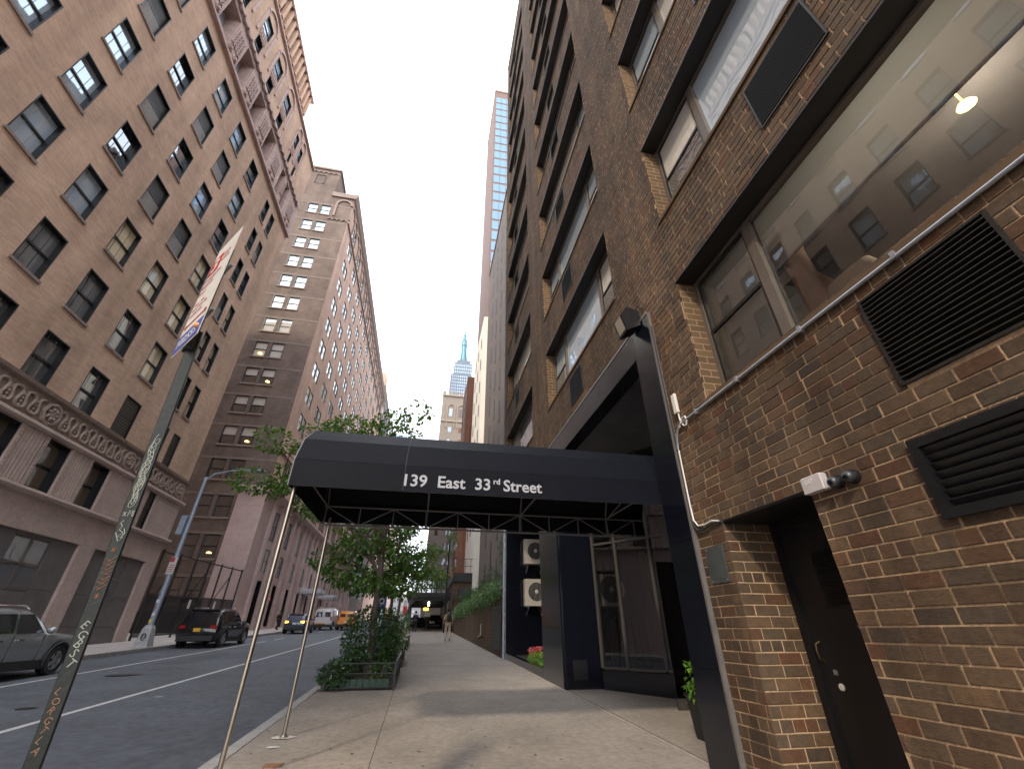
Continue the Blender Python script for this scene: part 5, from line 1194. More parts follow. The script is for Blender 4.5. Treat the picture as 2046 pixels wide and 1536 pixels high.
# flowers in the alcove and trailing plant by the portal
fb = thing('flower_bed', (3.7,14.6,gz(14.6)), 'bed of red and white flowers with lime leaves under the condensers', 'flowers')
r = random.Random(31); b = MB(); cloud(b,r,(3.72,14.4,0.70),(0.28,1.5,0.16),900,0.07,shell=.8,droop=-.3); tag(b.build('foliage', M['bright_leaf'], fb), kind='stuff')
b = MB(); cloud(b,r,(3.72,14.6,0.86),(0.26,1.4,0.14),260,0.05,0.05,shell=.8,droop=-.8); tag(b.build('blossom', M['petal'], fb), kind='stuff')
pt = thing('potted_plant', (3.75,6.35,gz(6.3)), 'bright green trailing plant in a tall black pot inside the portal', 'plant')
q = MB(); q.loft([[(3.86+dx*w,6.35+dy*w,gz(6.3)+z) for dx,dy in ((-1,-1),(1,-1),(1,1),(-1,1))] for z,w in ((0.0,0.13),(0.45,0.17),(0.47,0.19),(0.5,0.19))]); q.build('pot', M['black_paint'], pt)
b = MB(); cloud(b,r,(3.74,6.3,0.84),(0.12,0.15,0.24),110,0.085,shell=.8,droop=.4); tag(b.build('foliage', M['bright_leaf'], pt), kind='stuff')
# garden wall with ivy and conifers
GW = thing('garden_wall', (3.3,31,gz(31)), 'low brown brick retaining wall topped with ivy past the corner post', 'wall')
q = MB(); q.add([(3.3,18.5,-0.5),(3.3,46,-0.5),(3.3,46,2.75),(3.3,18.5,2.95),(4.1,18.5,2.95),(4.1,46,2.75)],[(0,3,2,1),(3,4,5,2)]); q.build('wall', M['brick_x'], GW)
q = MB(); q.add([(x,y,z) for (y,zz) in ((18.5,2.95),(46,2.75)) for (x,z) in ((3.25,zz),(4.1,zz),(4.1,zz+.09),(3.25,zz+.09))],[(0,1,2,3),(7,6,5,4),(0,4,5,1),(1,5,6,2),(2,6,7,3),(3,7,4,0)]); q.build('coping', M['limestone'], GW)
vn = thing('wall_vent', (3.28,19.9,0.8), 'tall black louvered vent in the garden wall beside the corner post', 'vent')
q = MB(); q.box(3.27,18.95,0.78,3.31,21.2,2.36); q.build('frame', M['black_paint'], vn)
for k in range(18):
    q = MB(); z = 0.84+k*0.083; q.bar((3.25,19.0,z),(3.25,21.15,z),0.012,0.06,(-0.7,0,1)); q.build('blade', M['black_iron'], vn)
sp_ = thing('standpipe', (3.2,24.2,gz(24.2)), 'brass twin fire hose connection on a short pipe by the garden wall', 'standpipe')
br_ = bpy.data.materials['brass']
q = MB(); q.tube([(3.28,24.2,1.2),(3.12,24.2,1.22)],0.06,10); q.build('flange', br_, sp_, smooth=True)
for s in (-1,1): q = MB(); q.tube([(3.16,24.2,1.22),(3.08,24.2+s*0.12,1.2),(3.02,24.2+s*0.18,1.16)],[0.05,0.055,0.06],10); q.build('outlet', br_, sp_, smooth=True)
q = MB(); q.tube([(3.12,24.2,1.2),(3.12,24.2,1.75)],0.02,6); q.build('riser', M['white_metal'], sp_)
iv = thing('ivy', (3.3,30,2.9), 'variegated ivy hanging in a thick fringe over the garden wall', 'ivy'); b = MB(); y = 18.9
while y < 45: hgt = 2.95-0.007*(y-18.5); cloud(b,r,(3.24+r.uniform(-.06,.1),y,hgt+0.10+r.uniform(-.32,.22)),(0.26,0.42,0.34),max(40,int(150-2.2*(y-19))),0.085+0.002*(y-19),shell=.8,droop=.5); y += 0.32
tag(b.build('foliage', M['leaf_ivy'], iv), kind='stuff')
for (x, y, h, w, lb) in ((4.1,22.0,2.4,1.1,'feathery conifer shrub on the garden wall closest to the corner post'),(4.0,27,1.7,1.1,'feathery conifer shrub midway along the garden wall'),(3.8,33,1.3,1.1,'broad conifer shrub on the garden wall toward the shed'),(3.8,39.5,1.4,1.2,'dark conifer shrub on the garden wall closest to the shed')):
    o = thing('conifer_shrub', (x,y,2.9), lb, 'shrub', 'conifers on the garden wall'); b = MB()
    for k in range(26):
        a = r.uniform(0,6.28); rr = r.uniform(.1,1)*w*.8; e = Vector((x+rr*math.cos(a)*.8,y+rr*math.sin(a)*1.5,2.9+h*r.uniform(.45,1.05)*(1-.35*rr/w)))
        cloud(b,r,e,(0.22*w,0.28*w,0.24*h),90,0.14,0.022,shell=.7,droop=-.6)
    tag(b.build('foliage', M['needles'], o), kind='stuff'); st = MB(); st.tube([(x,y,2.85),(x,y,2.9+h*.8)],[.06,.02],6); st.build('stem', M['bark'], o)

# ------------------------------------------------------------------ vehicles
def carpaint(name, c, metal=0.3, rough=0.28):
    return plain(name, c, rough, metal=metal, var=0.05, scale=2, coat=0.7)
CG = panemat('car_glass', (0.012,0.014,0.016), 0.16)
M['tail'] = plain('tail_lamp_red', (0.35,0.01,0.012), 0.15, var=0)
M['amber'] = glow('amber_lamp', (1.0,0.36,0.03), 3.0); M['redlamp'] = glow('lit_tail_lamp', (1.0,0.05,0.02), 2.0)
M['chrome'] = plain('chrome', (0.6,0.6,0.62), 0.15, metal=1, var=0); M['trim'] = plain('black_trim', (0.02,0.02,0.021), 0.6, var=0.1)
def wheel(par, x, y, z, R, side, nspoke=5):
    w = place('wheel', (MB().lathe([(R*.62,-.11),(R*.93,-.12),(R,-.08),(R,.08),(R*.93,.12),(R*.64,.11),(R*.62,.0),(R*.62,-.11)],(0,0,0),28,'x',False)).mesh('tyre', M['rubber'], True), par, (x,y,z))
    q = MB(); q.lathe([(R*.64,side*-.02),(R*.64,side*.10),(R*.58,side*.105),(R*.55,side*.03)],(0,0,0),24,'x',False); 
    for k in range(nspoke):
        a = 2*math.pi*k/nspoke
        for da in (-.16,.16): q.bar((side*.085,R*.08*math.cos(a),R*.08*math.sin(a)),(side*.085,R*.6*math.cos(a+da),R*.6*math.sin(a+da)),0.05,0.03,(1,0,0))
    q.lathe([(R*.16,side*.06),(R*.15,side*.10),(0.01,side*.105)],(0,0,0),12,'x')
    place('rim', q.mesh('rim', plain('alloy_%s' % par.name,(0.48,0.48,0.49),0.3,metal=0.7,var=0.05) if 'alloy_%s' % par.name not in bpy.data.materials else bpy.data.materials['alloy_%s' % par.name], 30), w, (x,y,z))
    q = MB(); q.lathe([(R*.62,side*.0),(R*.02,side*.01)],(0,0,0),16,'x'); place('hub', q.mesh('hub', M['trim']), w, (x,y,z))
def vehicle(name, label, cat, cx_, yr, L, W, paint, st, wheels, R, glass, extras=None, group=None, rot=0):
    # st: stations from rear (0) to front (1): (t, z_low, z_belt, z_top, half width low, belt, top)
    z0 = gz(yr+L/2)-0.15; tilt = math.atan(SLOPE)
    root = thing(name, (cx_,yr,gz(yr)-0.15), label, cat, group)
    def P(x, t, z): return (cx_+x, yr+t*L, gz(yr+t*L)-0.15+z)
    keys = sorted(st); full = []
    def at(t):
        for a_, c_ in zip(keys[:-1], keys[1:]):
            if a_[0] <= t <= c_[0]:
                f_ = (t-a_[0])/(c_[0]-a_[0]); return [x_+(y_-x_)*f_ for x_, y_ in zip(a_, c_)]
        return list(keys[-1])
    cut = []
    for tw in wheels:
        for k in range(-6, 7):
            d_ = R*1.14*math.sin(k/6*math.pi/2); s_ = at(tw+d_/L); s_[1] = max(s_[1], R+math.sqrt(max(0, (R*1.14)**2-d_*d_))*1.0-(R*.35 if abs(k) == 6 else 0)); cut.append(tuple(s_))
    full = [k_ for k_ in keys if all(abs(k_[0]-tw)*L > R*1.16 for tw in wheels)]+cut
    b = MB(); rings = []
    st = sorted(full)
    for (t, zl, zb, zt, wl_h, wb, wt) in st:
        half = [(wl_h*.80,zl),(wl_h*.97,zl+.06),(wb*1.0,zl+(zb-zl)*.35),(wb*1.005,zl+(zb-zl)*.7),(wb*.975,zb),(wt+(wb-wt)*.12,zb+(zt-zb)*.86),(wt*.90,zt-0.015*(1 if zt-zb > .1 else .3)),(wt*.45,zt)]
        ring = [P(x,t,z) for x,z in half]+[P(-x,t,z) for x,z in half[::-1]]; rings.append(ring)
    b.loft(rings); body = b.build('body', paint, root, smooth=35)
    for (nm, quad, mt) in glass:
        q = MB(); q.poly([P(*p) for p in quad]); 
        s = q.build(nm, mt, root)
    for i, (t, side) in enumerate([(t,s) for t in wheels for s in (-1,1)]):
        y = yr+t*L; x = cx_+side*(W/2-0.085); wheel(root, x, y, gz(y)-0.15+R, R, side)
        q = MB(); n = 14; q.loft([[ (x+side*dx, y+rr*math.cos(a), gz(y)-0.15+R+rr*math.sin(a)) for dx,rr in ((-.3,R*1.10),(.118,R*1.10),(.128,R*1.24),(.10,R*1.28))] for a in [math.pi*(k/(n-1)*1.16-.08) for k in range(n)]],cap=False,closed=False); q.build('wheel_arch', M['trim'], root)
        q = MB(); q.lathe([(R*1.12,side*.02),(0.01,side*.02)],(x,y,gz(y)-0.15+R+.02),18,'x'); q.build('wheel_well', M['dark_room'], root)
    if extras: extras(root, P)
    return root
def box_on(root, nm, mat, P, x0, t0, z0, x1, t1, z1):
    q = MB(); a = P(x0,t0,z0); c = P(x1,t1,z1); q.box(min(a[0],c[0]),min(a[1],c[1]),min(a[2],c[2]),max(a[0],c[0]),max(a[1],c[1]),max(a[2],c[2])); return q.build(nm, mat, root)
def suv_st(W, H, hood=1.02, belt=1.05, low=0.28):
    h = W/2
    return [(0.0,low+.22,0.78,0.95,h*.80,h*.88,h*.80),(0.012,low+.12,0.92,1.06,h*.88,h*.95,h*.86),(0.035,low+.05,belt,H*.80,h*.95,h*.985,h*.78),(0.075,low,belt+.02,H*.965,h*.97,h*1.0,h*.76),(0.14,low,belt+.01,H*.995,h,h,h*.76),(0.35,low,belt,H,h,h,h*.765),(0.47,low,belt-.01,H*.985,h,h,h*.75),(0.55,low,belt-.02,H*.93,h,h,h*.72),(0.625,low,belt-.03,H*.80,h,h,h*.72),(0.69,low,belt-.05,hood+.06,h,h*.99,h*.78),(0.77,low,hood-.07,hood+.01,h,h*.98,h*.80),(0.92,low,hood-.13,hood-.06,h*.985,h*.95,h*.78),(0.97,low+.02,hood-.22,hood-.14,h*.93,h*.89,h*.74),(0.995,low+.10,hood-.36,hood-.26,h*.82,h*.80,h*.68)]
def suv_glass(W, H, belt=1.05, hood=1.02):
    h = W/2; g = []; 
    for s in (-1,1):
        e = 0.012
        def X_(z): return s*(h*.975+(h*.775-h*.975)*max(0,min(1,(z-belt)/(H*.86-belt+.2)))*0.92+e)
        def w4(t0,t1,t2,t3,z0,z1): return [(X_(z0),t0,z0),(X_(z0),t1,z0),(X_(z1),t2,z1),(X_(z1),t3,z1)][::s]
        zt = H*.91; zb = belt+.03
        g += [('side_window',w4(0.085,0.235,0.235,0.135,zb,zt),CG),('side_window',w4(0.25,0.385,0.385,0.25,zb,zt),CG),('side_window',w4(0.40,0.605,0.505,0.40,zb-.02,zt-.005),CG)]
    w0, w1 = h*.80, h*.66
    g += [('rear_window',[(-w0*.98,0.0315-.004,belt+.03),(w0*.98,0.0315-.004,belt+.03),(w1*1.02,0.066-.004,H*.925),(-w1*1.02,0.066-.004,H*.925)],CG)]
    g += [('windscreen',[(w0,0.68+.004,hood+.09),(-w0,0.68+.004,hood+.09),(-w1,0.554+.004,H*.925),(w1,0.554+.004,H*.925)],CG)]
    return g
def common(root, P, W, H, paint, plate_mat, lit=False, rails=True, plate_txt=None):
    h = W/2
    for s in (-1,1):
        q = MB(); q.ball(P(s*(h+.10),0.612,1.12),0.11,0.07,0.085,10,7); mr = q.build('mirror', paint, root, smooth=True)
        lt = M['amber'] if lit else M['tail']
        q = MB(); q.add([P(s*h*.98,0.055,0.86),P(s*h*.98,0.055,1.02),P(s*h*.84,-0.004,1.02),P(s*h*.84,-0.004,0.84),P(s*h*.56,-0.007,1.0),P(s*h*.56,-0.007,0.90)],[(0,1,2,3),(3,2,4,5)]); q.build('tail_light', lt, root)
        q = MB(); q.add([P(s*h*.95,0.925,0.80),P(s*h*.95,0.925,0.92),P(s*h*.70,0.985,0.84),P(s*h*.70,0.985,0.74)],[(0,1,2,3)]); q.build('headlight', M['pane_blind'], root)
        for t in (0.28,0.425): box_on(root,'door_handle',M['chrome'] if not lit else M['trim'],P,s*h*1.005,t,0.90,s*(h*1.005+.035),t+.04,0.93)
        for t in (0.242,0.392,0.62): box_on(root,'door_seam',M['trim'],P,s*h*.985,t,0.38,s*(h*1.0+.006),t+.0022,1.02)
        box_on(root,'sill_trim',M['trim'],P,s*h*.9,0.2,0.26,s*(h*1.0+.01),0.74,0.40)
        if rails: q = MB(); q.tube([P(s*h*.70,0.13,H*.985),P(s*h*.70,0.16,H+.045),P(s*h*.70,0.45,H+.04),P(s*h*.70,0.49,H*.97)],0.016,6); q.build('roof_rail', M['chrome'] if not lit else M['trim'], root, smooth=True)
    box_on(root,'plate',plate_mat,P,-0.16,-0.012,0.74,0.16,-0.002,0.90)
    box_on(root,'bumper',M['trim'],P,-h*.82,-0.012,0.34,h*.82,0.03,0.56)
    box_on(root,'spoiler',paint,P,-h*.66,0.045,H*.955,h*.66,0.08,H*.985)
PLY = plain('yellow_plate',(0.75,0.42,0.03),0.5,var=0.05); PLW = plain('white_plate',(0.65,0.66,0.66),0.5,var=0.05)
pg = carpaint('silver_grey_paint',(0.33,0.35,0.36),0.45,0.28); pk = carpaint('black_car_paint',(0.008,0.008,0.012),0.1,0.12); pb = carpaint('slate_blue_paint',(0.07,0.08,0.13),0.4,0.25)
vehicle('parked_car','silver grey sport utility car with five spoke wheels parked beside the stone base','car',-11.05,12.95,4.62,1.88,pg,suv_st(1.88,1.66,1.03,1.05),(0.175,0.79),0.36,suv_glass(1.88,1.66),lambda r_,P: common(r_,P,1.88,1.66,pg,PLW),'cars along the far kerb')
vehicle('parked_car','black sport utility car with yellow rear plate parked by the graffitied lamp post','car',-11.0,27.4,5.05,2.0,pk,suv_st(2.0,1.78,1.12,1.12),(0.18,0.79),0.39,suv_glass(2.0,1.78,1.12,1.12),lambda r_,P: common(r_,P,2.0,1.78,pk,PLY),'cars along the far kerb')
vehicle('car','slate blue hatchback with amber rear lights glowing','car',-10.75,45.8,4.4,1.84,pb,suv_st(1.84,1.6,1.0,1.02),(0.18,0.79),0.34,suv_glass(1.84,1.6,1.02,1.0),lambda r_,P: common(r_,P,1.84,1.6,pb,PLW,True),'cars along the far kerb')
vehicle('car','dark car facing the street under the sidewalk shed','car',1.75,57,4.4,1.84,pk,suv_st(1.84,1.6,1.0,1.02),(0.18,0.79),0.34,suv_glass(1.84,1.6,1.02,1.0),lambda r_,P: common(r_,P,1.84,1.6,pk,PLW))
def van_st(W,H):
    h = W/2
    return [(0.0,.40,1.1,H*.93,h*.92,h*.95,h*.80),(0.01,.34,1.12,H*.975,h*.96,h*.99,h*.84),(0.05,.3,1.15,H,h,h,h*.86),(0.5,.3,1.15,H,h,h,h*.86),(0.68,.3,1.12,H*.985,h,h,h*.84),(0.76,.3,1.10,H*.90,h,h,h*.80),(0.87,.3,1.05,1.22,h,h*.98,h*.84),(0.96,.32,0.95,1.02,h*.96,h*.93,h*.78),(0.995,.42,0.75,0.85,h*.85,h*.82,h*.7)]
pw = carpaint('white_van_paint',(0.62,0.60,0.62),0.0,0.35); py = carpaint('taxi_orange_paint',(0.80,0.27,0.012),0.0,0.3)
def vglass(W,H,rear=True):
    h = W/2; g = []
    for s in (-1,1):
        g.append(('rear_window',[(s*h*.12,-0.004,1.28),(s*h*.78,-0.004,1.28),(s*h*.72,-0.003,H*.85),(s*h*.12,-0.003,H*.85)][::s],CG))
        g.append(('side_window',[(s*(h*.965+.012),0.62,1.2),(s*(h*.965+.012),0.82,1.2),(s*(h*.84+.02),0.74,H*.86),(s*(h*.84+.02),0.62,H*.86)][::s],CG))
        g.append(('side_window',[(s*(h*.965+.012),0.25,1.2),(s*(h*.965+.012),0.58,1.2),(s*(h*.85+.02),0.58,H*.87),(s*(h*.85+.02),0.25,H*.87)][::s],CG)) if rear else None
    g.append(('windscreen',[(h*.8,0.868,1.24),(-h*.8,0.868,1.24),(-h*.7,0.765,H*.88),(h*.7,0.765,H*.88)],CG)); return g
def van_extra(r_,P,W,H,mat,ladder):
    h = W/2
    for s in (-1,1):
        box_on(r_,'tail_light',M['tail'],P,s*h*.80,-0.006,0.95,s*h*.93,0.004,1.35); box_on(r_,'mirror',M['trim'],P,s*(h+.02),0.74,1.15,s*(h+.20),0.755,1.42)
        box_on(r_,'door_seam',M['trim'],P,s*h*.985,0.60,0.45,s*(h+.006),0.604,H*.8)
    box_on(r_,'door_seam',M['trim'],P,-0.008,-0.003,0.5,0.008,0.0,H*.9); box_on(r_,'plate',PLW,P,-0.16,-0.009,0.72,0.16,-0.001,0.86); box_on(r_,'bumper',M['trim'],P,-h*.94,-0.02,0.36,h*.94,0.02,0.58)
    if ladder:
        for s in (-1,1): q = MB(); q.tube([P(s*h*.7,0.08,H+.12),P(s*h*.7,0.66,H+.12)],0.025,6); q.build('roof_rack', M['white_metal'], r_)
        for k in range(4): q = MB(); q.tube([P(-h*.75,0.1+k*.17,H+.09),P(h*.75,0.1+k*.17,H+.09)],0.02,6); q.build('rack_bar', M['white_metal'], r_)
        box_on(r_,'hazard_panel',plain('hazard_orange',(0.7,0.25,0.02),0.5,var=0),P,-h*.7,-0.012,0.6,h*.3,-0.004,0.70)
vehicle('delivery_van','white work van with roof rack stopped ahead of the blue hatchback','van',-10.4,56.5,5.3,2.0,pw,van_st(2.0,2.1),(0.17,0.80),0.36,vglass(2.0,2.1,False),lambda r_,P: van_extra(r_,P,2.0,2.1,pw,True))
vehicle('taxi_van','orange yellow taxi van driving away beside the white van','taxi',-8.05,57.2,4.75,1.85,py,van_st(1.85,1.88),(0.17,0.80),0.34,vglass(1.85,1.88),lambda r_,P: van_extra(r_,P,1.85,1.88,py,False))
vehicle('taxi_van','second orange taxi van farther up the street behind the trees','taxi',-5.0,76,4.75,1.85,py,van_st(1.85,1.88),(0.17,0.80),0.34,vglass(1.85,1.88),lambda r_,P: van_extra(r_,P,1.85,1.88,py,False))
# ------------------------------------------------------------------ sign post at the kerb
SP = thing('sign_post', (-1.40,2.5,gz(2.5)), 'dark green graffitied street sign post carrying a white parking sign', 'sign post')
gp = plain('green_post_paint',(0.0065,0.010,0.008),0.5,var=0.3,scale=9,bump=0.15,bscale=40)
pb0, pt0 = Vector((-1.375,2.5,gz(2.5)-0.02)), Vector((-1.565,2.5,3.06)); ax = (pt0-pb0).normalized()
fn = Vector((0.40,-0.916,0)); fn = (fn-ax*fn.dot(ax)).normalized(); sd = ax.cross(fn).normalized()   # sd: to the right as seen from the pavement
sd = -sd if sd.x < 0 else sd
prof_ = [(-0.028,0.0),(-0.024,0.010),(0.024,0.010),(0.028,0.0),(0.028,-0.03),(-0.028,-0.03)]
q = MB(); q.loft([[p0+sd*a+fn*b_ for a,b_ in prof_] for p0 in (pb0,pt0)]); q.build('post', gp, SP)
def on_post(t, a): return pb0+ax*t+sd*(a*0.64)+fn*0.0112
wp = plain('white_marker',(0.38,0.40,0.36),0.6,var=0.1); op = plain('orange_marker',(0.26,0.11,0.055),0.6,var=0.2); gp2 = plain('rust_marker',(0.22,0.12,0.07),0.7,var=0.2)
rg = random.Random(77)
def scribble(t0, t1, mat, loops, amp, w=0.0014):
    n = loops*14; pts = []
    for k in range(n+1):
        f = k/n; ph = f*loops*2*math.pi; am = amp*(0.75+0.25*math.sin(f*17))
        pts.append(on_post(t0+(t1-t0)*f+0.035*math.cos(ph*1.0), am*math.sin(ph*1.0+0.8*math.sin(f*9))*0.9))
    q = MB(); q.tube(pts,w,4); q.build('graffiti', mat, SP)
def strokes(lines, mat, w=0.0016):
    for ln in lines: q = MB(); q.tube([on_post(t,a) for t,a in ln],w,4); q.build('graffiti', mat, SP)
def hgt(v):   # height along the post for a picture row of the photograph
    return {720:2.85,880:2.22}.get(v)
scribble(2.11,2.26,wp,6,0.028); scribble(2.0,2.11,wp,8,0.03,0.0012); scribble(1.92,2.0,wp,5,0.024,0.0012)
strokes([[(1.85,-.03),(1.87,-.012)],[(1.87,-.03),(1.85,-.012)],[(1.85,0.0),(1.88,0.004),(1.86,0.012),(1.88,0.02),(1.85,0.026)],[(1.88,0.03),(1.85,0.032)]],wp)
strokes([[(1.83,-.01),(1.815,-.022),(1.80,-.005),(1.785,-.018),(1.77,0.012),(1.75,-.015),(1.75,0.01),(1.77,0.022),(1.79,0.01)],[(1.77,-.03),(1.73,0.0),(1.75,0.02)]],wp,0.002)
def star(t, a, s, mat): strokes([[(t+s*math.cos(k*math.pi/3),a+s*math.sin(k*math.pi/3)),(t-s*math.cos(k*math.pi/3),a-s*math.sin(k*math.pi/3))] for k in range(3)],mat)
star(1.69,-.004,0.014,op)
strokes([[(1.66-.02*k+rg.uniform(-.004,.004),0.03),(1.635-.02*k,-.01+rg.uniform(-.01,.01)),(1.65-.02*k,-.028),(1.64-.02*k,0.012+rg.uniform(-.01,.01))] for k in range(7)],op,0.0013); star(1.49,0.0,0.013,op)
def vletters(chars, t0, step, size, mat):
    for i, ch in enumerate(chars):
        me = text_mesh('graffiti', ch, size, mat, 0.0, 0.0005); o = place('graffiti', me, SP, tuple(on_post(t0-i*step,-.03)))
        X_ = -ax*0.6+sd*0.8; X_.normalize(); Z_ = fn; Y_ = Z_.cross(X_).normalized()
        o.rotation_euler = Matrix((X_,Y_,Z_)).transposed().to_euler()
vletters('EGBST',1.37,0.036,0.045,plain('pale_marker',(0.26,0.28,0.25),0.6,var=0.1)); vletters('LORGTLA',1.13,0.032,0.034,gp2)
# the sign plates
rr_ = Vector((math.sin(math.radians(43)),-math.cos(math.radians(43)),0)); nn_ = Vector((rr_.y,-rr_.x,0))
tl = math.radians(7.0); upv = (Vector((0,0,1))*math.cos(tl)-rr_*math.sin(tl)); rv = (rr_*math.cos(tl)+Vector((0,0,1))*math.sin(tl))
sc0 = Vector((-1.555,2.5,2.92))+nn_*0.045
sw = plain('sign_white',(0.5,0.48,0.46),0.45,var=0.06); sr = plain('sign_red',(0.34,0.03,0.03),0.5,var=0.05); sb = plain('sign_blue',(0.05,0.07,0.30),0.5,var=0.05)
def plate(u0,u1,v0,v1,mat,nm,off=0.0,th=0.003,par=SP):
    q = MB(); P_ = lambda u,v,n: sc0+rv*u+upv*v+nn_*(off+n)
    q.add([P_(u,v,n) for n in (-th,0) for u,v in ((u0,v0),(u1,v0),(u1,v1),(u0,v1))],[(3,2,1,0),(4,5,6,7),(0,1,5,4),(1,2,6,5),(2,3,7,6),(3,0,4,7)]); return q.build(nm, mat, par)
s1 = plate(-0.18,0.18,0.17,1.06,sw,'sign_plate'); s2_ = plate(-0.18,0.18,0.0,0.165,sw,'number_plate')
plate(-0.168,0.168,0.012,0.153,sb,'blue_field',0.003,0.003,s2_); plate(-0.17,-0.02,0.74,0.93,sr,'red_field',0.003,0.003,s1)
def stext(body, u, v, size, mat, par, bold=0.0, align='LEFT'):
    me = text_mesh('sign_lettering', body, size, mat, bold, 0.0006, align); o = place('sign_lettering', me, par, tuple(sc0+rv*u+upv*v+nn_*0.0045)); o.rotation_euler = Matrix((rv,upv,nn_)).transposed().to_euler()
stext('3',-0.14,0.76,0.2,sw,s1,0.004); stext('HOUR',0.0,0.85,0.04,sr,s1); stext('METERED',0.0,0.79,0.03,sr,s1)
for i, tx in enumerate(('COMMERCIAL','VEHICLES','ONLY')): stext(tx,-0.16,0.66-i*0.065,0.040,sr,s1)
for i, tx in enumerate(('7AM - 7PM','MON THRU FRI','EXCEPT SUN')): stext(tx,-0.14,0.42-i*0.055,0.030,sr,s1)
plate(-0.14,0.14,0.222,0.236,sr,'arrow_shaft',0.003,0.003,s1)
for s in (-1,1): 
    q = MB(); q.poly([sc0+rv*(s*0.165)+upv*0.229+nn_*0.004,sc0+rv*(s*0.12)+upv*0.255+nn_*0.004,sc0+rv*(s*0.12)+upv*0.203+nn_*0.004][::s]); q.build('arrow_head', sr, s1)
stext('102559',-0.15,0.045,0.095,sw,s2_,0.002)
q = MB(); q.ball(tuple(sc0+rv*0.13+upv*0.09+nn_*0.004),0.02,0.02,0.02,8,5); q.build('pay_symbol', plain('orange_dot',(0.7,0.3,0.1),0.5,var=0), s2_)
q = MB(); q.loft([[sc0-nn_*(0.006+n)+rv*u+upv*v for u,v in ((-0.03,-0.02),(0.03,-0.02),(0.03,0.95),(-0.03,0.95))] for n in (0,0.035)]); q.build('sign_bracket', gp, SP)
for v in (0.2,0.62): q = MB(); q.bar(sc0-nn_*0.02+rv*-0.21+upv*v,sc0-nn_*0.02+rv*0.21+upv*v,0.02,0.012); q.build('clamp', M['galv'], SP)
# ------------------------------------------------------------------ lamp post across the street
LP = thing('lamp_post', (-12.42,25.8,gz(25.8)), 'grey tapered lamp post with graffitied base and cabinet across the street', 'lamp post')
lg = plain('lamp_grey',(0.25,0.29,0.36),0.5,metal=0.3,var=0.15,scale=4); bx_, by_, bz_ = -12.42,25.8,gz(25.8)
q = MB(); q.lathe([(0.13,0.8),(0.085,8.1)],(bx_,by_,bz_),8); q.build('shaft', lg, LP)
q = MB(); q.loft([[(bx_+dx*w,by_+dy*w,bz_+z) for dx,dy in ((-1,-1),(1,-1),(1,1),(-1,1))] for z,w in ((0,0.30),(0.08,0.28),(0.75,0.19),(0.9,0.13))]); bs_ = q.build('base', plain('worn_base',(0.36,0.36,0.37),0.7,var=0.3,scale=9), LP)
q = MB(); q.tube([(bx_,by_-0.262,bz_+0.38)]*1+[(bx_+0.12*math.cos(k*.55)*(1-.03*k),by_-0.262+0.001*k,bz_+0.42+0.14*math.sin(k*.55)) for k in range(22)],0.014,4); q.build('graffiti', M['black_paint'], bs_)
q = MB(); q.tube([(bx_-.16,by_-0.26,bz_+.2),(bx_-.12,by_-0.25,bz_+.62),(bx_+.02,by_-0.245,bz_+.66),(bx_+.15,by_-0.25,bz_+.55)],0.012,4); q.build('graffiti', M['white_metal'], bs_)
q = MB(); q.tube([(bx_,by_,bz_+7.9),(bx_+0.35,by_,bz_+8.3),(bx_+1.2,by_,bz_+8.55),(bx_+2.3,by_,bz_+8.65)],[0.06,0.055,0.05,0.045],8); q.build('arm', lg, LP, smooth=True)
q = MB(); q.ball((bx_+2.6,by_,bz_+8.62),0.38,0.15,0.09,12,6); q.build('lantern', lg, LP, smooth=True)
q = MB(); q.bev(bx_-0.42,by_-0.15,bz_+5.0,bx_-0.12,by_+0.15,bz_+5.95,0.02); q.build('cabinet', lg, LP)
sn = MB(); sn.box(bx_+0.02-.16,by_-0.16,bz_+3.1,bx_+0.02+.16,by_-0.145,bz_+3.9); s_ = sn.build('parking_sign', sw, LP)
q = MB(); q.box(bx_-.14,by_-0.166,bz_+3.66,bx_+.06,by_-0.161,bz_+3.88); q.build('red_field', sr, s_)
for k in range(4): q = MB(); q.box(bx_-.10,by_-0.166,bz_+3.2+k*.1,bx_+.14,by_-0.161,bz_+3.235+k*.1); q.build('text_line', sr, s_)
for k, c in enumerate(((0.6,0.5,0.05),(0.6,0.6,0.6),(0.5,0.1,0.15),(0.6,0.6,0.62),(0.2,0.2,0.3))):
    q = MB(); zz = bz_+1.0+k*0.28; q.box(bx_-.08+.03*(k % 3),by_-0.135,zz,bx_+.03+.02*(k % 2),by_-0.118,zz+.14); q.build('sticker', plain('sticker_%d' % k,c,0.6,var=0.1), LP)
# ------------------------------------------------------------------ sidewalk shed and things around it
SH = thing('sidewalk_shed', (0.8,52,gz(52)), 'dark steel sidewalk shed over the pavement with lamps underneath', 'scaffold')
dk = M['black_iron']; zf = 4.25
q = MB(); q.box(-1.3,46.6,zf,2.95,62,zf+0.12); q.build('deck', dk, SH)
q = MB(); q.box(-1.35,46.5,zf+0.12,3.0,46.6,zf+0.48); q.build('fascia', dk, SH); q = MB(); q.box(-1.35,46.6,zf+0.12,-1.25,62,zf+0.9); q.build('fascia', dk, SH)
for y in (46.9,50.5,54.2,58,61.6):
    for x in (-1.0,2.75): q = MB(); q.tube([(x,y,gz(y)),(x,y,zf)],0.06,8); q.build('post', M['truss'], SH)
    q = MB(); q.box(-1.2,y-.08,zf-.2,2.9,y+.08,zf); q.build('beam', dk, SH)
for s, x in ((1,-1.0),(-1,2.75)): q = MB(); q.bar((x,46.9,3.5),(x+s*.6,46.9,zf-.1),0.06,0.06); q.build('knee_brace', M['truss'], SH)
